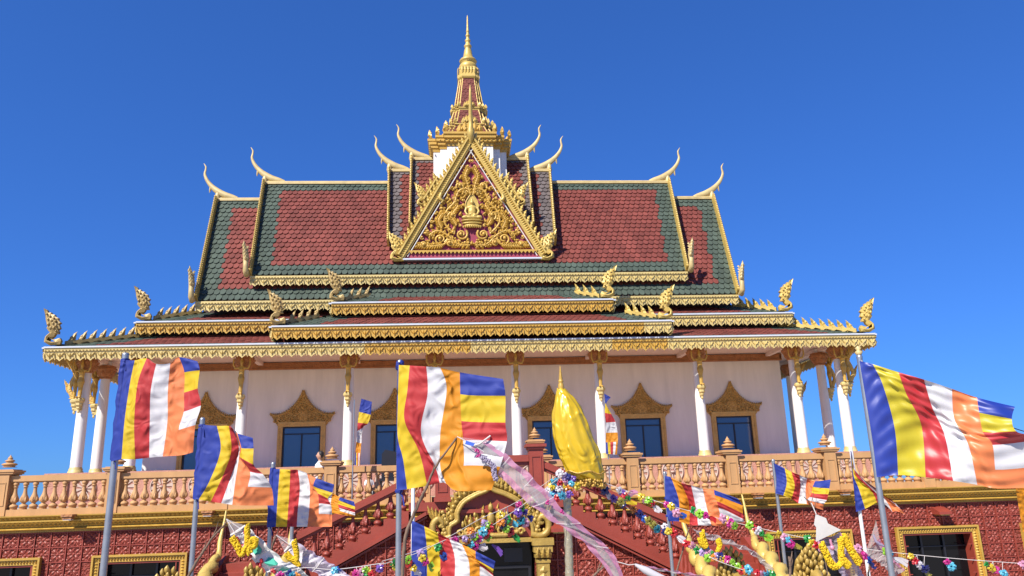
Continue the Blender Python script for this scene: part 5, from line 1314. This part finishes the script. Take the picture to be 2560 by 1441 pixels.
# blush banner at the right pole
bn, pt = ribbon('banner', 'blush pink sheer banner behind the right white and steel flagpoles', 'banner', [(0, .2, 'pinktulle', 'border'), (.2, 1, 'greytulle', 'sheet')],
       [(2000, 760), (2100, 960), (2200, 1080), (2320, 1200), (2450, 1330)], [(1745, 1030), (1880, 1130), (2000, 1220), (2150, 1330), (2300, 1460)], T8, 7.5, amp=.015, ns=30, cross=(.35, .65))
b = MB(); q = D(1920+1940/7.17, 1240+450/7.17, 7.5); b.add([q, pt(0, 0), pt(0, 1)], [(0, 1, 2)]); build(b, 'clear_sheet', 'clear', bn)
b = MB(); b.tube([D(1920+x/7.17, 1240+y/7.17, 7.45) for x, y in ((1890, 700), (1930, 810), (2000, 870), (2080, 900))], [.008, .014, .014, .008], 8); build(b, 'ribbon_bow', 'lilac', bn)

# flower garlands of foil ribbon pompoms
FM = {}
def flower_mesh(c, r_=.038):
    if c in FM: return FM[c]
    b = MB()
    for k in range(13):
        a = k*2.4; el = -0.4+1.5*((k*7) % 13)/13
        dr = Vector((math.cos(a)*math.cos(el), -abs(math.sin(el))*.8-.1, math.sin(a)*math.cos(el))).normalized()
        sd = dr.cross(Vector((.3, .8, .5))).normalized()*r_*.36; nn = dr.cross(sd).normalized()*r_*.25
        tip = dr*r_
        b.add([sd*.2, -sd*.2, tip*.6-sd+nn, tip*.6+sd+nn, tip*1.05-sd*.5, tip*1.05+sd*.5, tip*.7+nn*1.6], [(0, 1, 2, 3), (2, 4, 6), (2, 6, 3), (6, 4, 5), (3, 6, 5)])
    FM[c] = mesh(b, 'flower', 'p_'+c); return FM[c]
def garland(lab, line, d0, d1, flowers, tails=()):
    P_ = [D(u, v, lerp(d0, d1, i/max(1, len(line)-1))) for i, (u, v) in enumerate(line)]
    e = empty('flower_garland', P_[0], lab, 'garland', 'strings of foil flowers')
    b = MB(); n = 60; Q = [Vector(cr(P_, i/n)) for i in range(n+1)]; b.tube(Q, .003, 5)
    ua, ub = line[0][0], line[-1][0]
    obs = []
    for u, v, c in flowers:
        t = (u-ua)/(ub-ua) if ub != ua else 0; dd = lerp(d0, d1, min(1, max(0, t)))
        p = D(u, v, dd)+Vector((0, random.uniform(-.04, .0), 0)); o = inst(flower_mesh(c), 'flower', e, p, 0); sc1 = random.uniform(.95, 1.35)*dd/8.0
        o.rotation_euler = (random.uniform(-.5, .5), random.uniform(0, 6.28), random.uniform(-.5, .5)); o.scale = (sc1, sc1, sc1)
        k = min(range(n+1), key=lambda i: (Q[i]-p).length)
        if (Q[k]-p).length < .35: b.tube([Q[k], p+Y3*.01], .003, 4)
    build(b, 'string', 'string', e)
    for k, (u, v, u2, v2, c) in enumerate(tails):
        t = (u-ua)/(ub-ua); dd = lerp(d0, d1, min(1, max(0, t))); a = D(u, v, dd); c2 = D(u2, v2, dd)
        b = MB()
        for q in range(3):
            off = Vector((random.uniform(-.02, .02), random.uniform(-.03, .0), random.uniform(-.02, .02))); w_ = (c2-a).cross(Y3).normalized()*.013
            md = a.lerp(c2, .5)+off+Z3*.015*(q-1)
            b.add([a+w_*.5, a-w_*.5, md-w_+Y3*.012, md+w_, c2+off-w_*1.2, c2+off+w_*1.1], [(0, 1, 2, 3), (3, 2, 4, 5)])
        build(b, 'ribbon_tail', 'p_'+c, e)
    return e
garland('long flower garland running from the foil parasol to the right edge', [(1500, 1204), (1671, 1263), (1843, 1308), (2000, 1343), (2124, 1367), (2237, 1382), (2400, 1398), (2580, 1411)], 8.0, 7.0,
 [(1546, 1226, 'white'), (1555, 1232, 'purple'), (1560, 1240, 'red'), (1567, 1246, 'green'), (1604, 1243, 'yellow'), (1612, 1250, 'pink'), (1620, 1253, 'lime'), (1628, 1260, 'red'), (1667, 1262, 'magenta'), (1676, 1267, 'yellow'), (1688, 1282, 'pink'),
  (1729, 1277, 'green'), (1738, 1282, 'pink'), (1747, 1285, 'lime'), (1760, 1289, 'magenta'), (1802, 1297, 'pink'), (1813, 1301, 'yellow'), (1823, 1308, 'magenta'), (1832, 1314, 'lime'), (1871, 1313, 'lime'), (1883, 1320, 'red'), (1893, 1326, 'white'), (1902, 1333, 'green'),
  (1946, 1334, 'yellow'), (1956, 1344, 'pink'), (1967, 1352, 'cyan'), (1973, 1360, 'magenta'), (2018, 1347, 'green'), (2025, 1357, 'yellow'), (2036, 1361, 'red'), (2153, 1390, 'magenta'), (2167, 1400, 'blue'), (2138, 1372, 'pink'), (2208, 1376, 'lime'), (2222, 1384, 'teal'),
  (2270, 1391, 'yellow'), (2282, 1404, 'red'), (2295, 1413, 'white'), (2305, 1420, 'navy'), (2362, 1404, 'magenta'), (2374, 1416, 'cyan'), (2462, 1411, 'green'), (2473, 1420, 'yellow'), (2488, 1426, 'magenta'), (2501, 1433, 'cyan'), (2552, 1412, 'pink')],
 [(1630, 1262, 1652, 1276, 'white'), (1692, 1285, 1714, 1290, 'blue'), (1765, 1293, 1785, 1304, 'red'), (1905, 1340, 1930, 1350, 'lime'), (1976, 1362, 2003, 1374, 'olive'), (2170, 1405, 2184, 1418, 'navy'), (2232, 1394, 2266, 1410, 'white'), (2310, 1424, 2325, 1441, 'olive'), (1568, 1240, 1590, 1228, 'pink')])
garland('darker flower garland following the right stair rail down to the serpent hood', [(1480, 1195), (1540, 1250), (1600, 1290), (1661, 1320), (1712, 1360), (1760, 1385), (1800, 1405), (1900, 1440)], 8.3, 7.5,
 [(1490, 1200, 'blue'), (1500, 1214, 'red'), (1511, 1226, 'navy'), (1492, 1225, 'red'), (1535, 1247, 'purple'), (1550, 1255, 'olive'), (1558, 1261, 'navy'), (1580, 1274, 'orange'), (1596, 1285, 'navy'), (1612, 1297, 'blue'), (1617, 1303, 'olive'), (1632, 1314, 'olive'), (1640, 1322, 'teal'),
  (1661, 1317, 'white'), (1668, 1328, 'yellow'), (1683, 1333, 'red'), (1663, 1328, 'navy'), (1715, 1359, 'red'), (1728, 1365, 'pink'), (1738, 1376, 'green'), (1751, 1382, 'lilac'), (1762, 1374, 'cyan'), (1770, 1383, 'pink'), (1766, 1394, 'lime'), (1779, 1386, 'green'),
  (1782, 1394, 'orange'), (1790, 1390, 'lilac'), (1798, 1390, 'navy'), (1806, 1397, 'yellow'), (1818, 1401, 'magenta'), (1828, 1406, 'lime'), (1843, 1416, 'lime'), (1852, 1426, 'red'), (1862, 1430, 'orange'), (1868, 1424, 'cyan'), (1864, 1437, 'teal'), (1890, 1433, 'red'), (1900, 1432, 'pink'), (1910, 1434, 'cyan'), (1925, 1436, 'green')],
 [(1514, 1230, 1524, 1244, 'white'), (1690, 1340, 1710, 1354, 'white'), (1752, 1384, 1770, 1396, 'white'), (1560, 1258, 1590, 1262, 'yellow')])
garland('upper flower garland string slanting down left from the foil parasol across the arched door', [(1400, 1183), (1330, 1232), (1268, 1268), (1200, 1298), (1123, 1342), (1040, 1378), (955, 1404)], 8.0, 6.6,
 [(1328, 1254, 'lime'), (1338, 1259, 'pink'), (1345, 1267, 'white'), (1353, 1271, 'navy'), (1298, 1262, 'magenta'), (1302, 1270, 'green'), (1293, 1283, 'purple'), (1298, 1291, 'orange'), (1311, 1281, 'purple'), (1304, 1302, 'teal'), (1311, 1307, 'pink'),
  (1253, 1288, 'yellow'), (1260, 1297, 'pink'), (1266, 1300, 'green'), (1271, 1305, 'orange'), (1258, 1312, 'navy'), (1265, 1322, 'lime'), (1276, 1330, 'red'), (1253, 1306, 'orange')],
 [(1356, 1274, 1380, 1292, 'white'), (1318, 1290, 1328, 1300, 'navy'), (1278, 1333, 1300, 1350, 'green'), (1276, 1310, 1292, 1312, 'cyan')])
garland('lower flower garland string sagging over the arched door to the pale blue ended flag', [(1405, 1190), (1335, 1243), (1275, 1285), (1200, 1330), (1123, 1347), (1040, 1384), (958, 1411)], 7.8, 6.5,
 [(1211, 1308, 'lilac'), (1216, 1313, 'lime'), (1224, 1320, 'red'), (1208, 1330, 'cyan'), (1214, 1337, 'red'), (1221, 1345, 'lime'), (1194, 1346, 'magenta'), (1176, 1330, 'orange'), (1181, 1336, 'lilac'), (1187, 1342, 'lime'), (1163, 1347, 'lilac'), (1168, 1355, 'orange'), (1177, 1362, 'cyan'), (1187, 1367, 'magenta'),
  (1135, 1352, 'magenta'), (1142, 1358, 'orange'), (1149, 1366, 'green'), (1095, 1369, 'green'), (1105, 1366, 'lime'), (1112, 1378, 'magenta'), (1110, 1390, 'blue'), (1122, 1388, 'yellow'), (1131, 1394, 'navy'), (1050, 1384, 'lilac'), (1055, 1395, 'yellow'), (1063, 1404, 'magenta'), (984, 1408, 'green'), (990, 1418, 'yellow'),
  (1020, 1399, 'lime'), (1023, 1407, 'red'), (1030, 1414, 'navy'), (1034, 1420, 'yellow')],
 [(1230, 1362, 1252, 1386, 'purple'), (1195, 1372, 1218, 1366, 'white'), (1120, 1395, 1128, 1408, 'lime'), (1072, 1410, 1084, 1424, 'lime'), (1036, 1424, 1050, 1432, 'white'), (1155, 1372, 1174, 1380, 'lime'), (1210, 1345, 1198, 1350, 'white')])
garland('dense cluster of foil flowers tied round the pole under the foil parasol', [(1405, 1180), (1408, 1200), (1412, 1225), (1414, 1250)], 7.92, 7.92,
 [(1400, 1185, 'white'), (1408, 1194, 'lilac'), (1385, 1205, 'cyan'), (1396, 1209, 'red'), (1380, 1216, 'yellow'), (1406, 1216, 'yellow'), (1418, 1193, 'navy'), (1428, 1209, 'cyan'), (1399, 1228, 'magenta'), (1388, 1237, 'navy'), (1396, 1222, 'white'), (1421, 1222, 'orange'), (1378, 1241, 'cyan'), (1390, 1246, 'red'), (1440, 1215, 'yellow'), (1424, 1236, 'purple'), (1412, 1204, 'pink'), (1432, 1198, 'purple'), (1387, 1226, 'blue'), (1371, 1228, 'white'), (1410, 1240, 'white'), (1402, 1240, 'cyan')])
garland('row of foil flowers along the bottom below the lilac banner', [(690, 1436), (760, 1420), (840, 1424), (960, 1408)], 5.95, 5.95,
 [(725, 1433, 'navy'), (735, 1438, 'teal'), (702, 1438, 'magenta'), (745, 1440, 'orange'), (838, 1427, 'cyan'), (848, 1424, 'blue'), (905, 1429, 'pink'), (914, 1424, 'lime'), (922, 1430, 'yellow'), (930, 1436, 'red'), (951, 1420, 'purple'), (894, 1434, 'magenta'), (912, 1438, 'green')])

# overhead cable at the right
a = D(2535, 1050, 20); c = Vector((13.5, -3, 8.0))
e = empty('overhead_cable', (14.6, a.y, 0), 'thin black overhead cable by the large satin flag at the right edge', 'cable')
b = MB(); q0 = D(2440, 1030, 26); q1 = D(2700, 1092, 26); b.tube([q0.lerp(q1, i/20)-Z3*.3*math.sin(math.pi*i/20) for i in range(21)], .018, 6); build(b, 'wire', 'wire', e)
b = MB(); b.tube([(q1.x, q1.y, 0), (q1.x, q1.y, q1.z+.4)], .09, 10); b.tube([(q0.x, q0.y, 0), (q0.x, q0.y, q0.z)], .05, 10); build(b, 'post', 'stick', e)
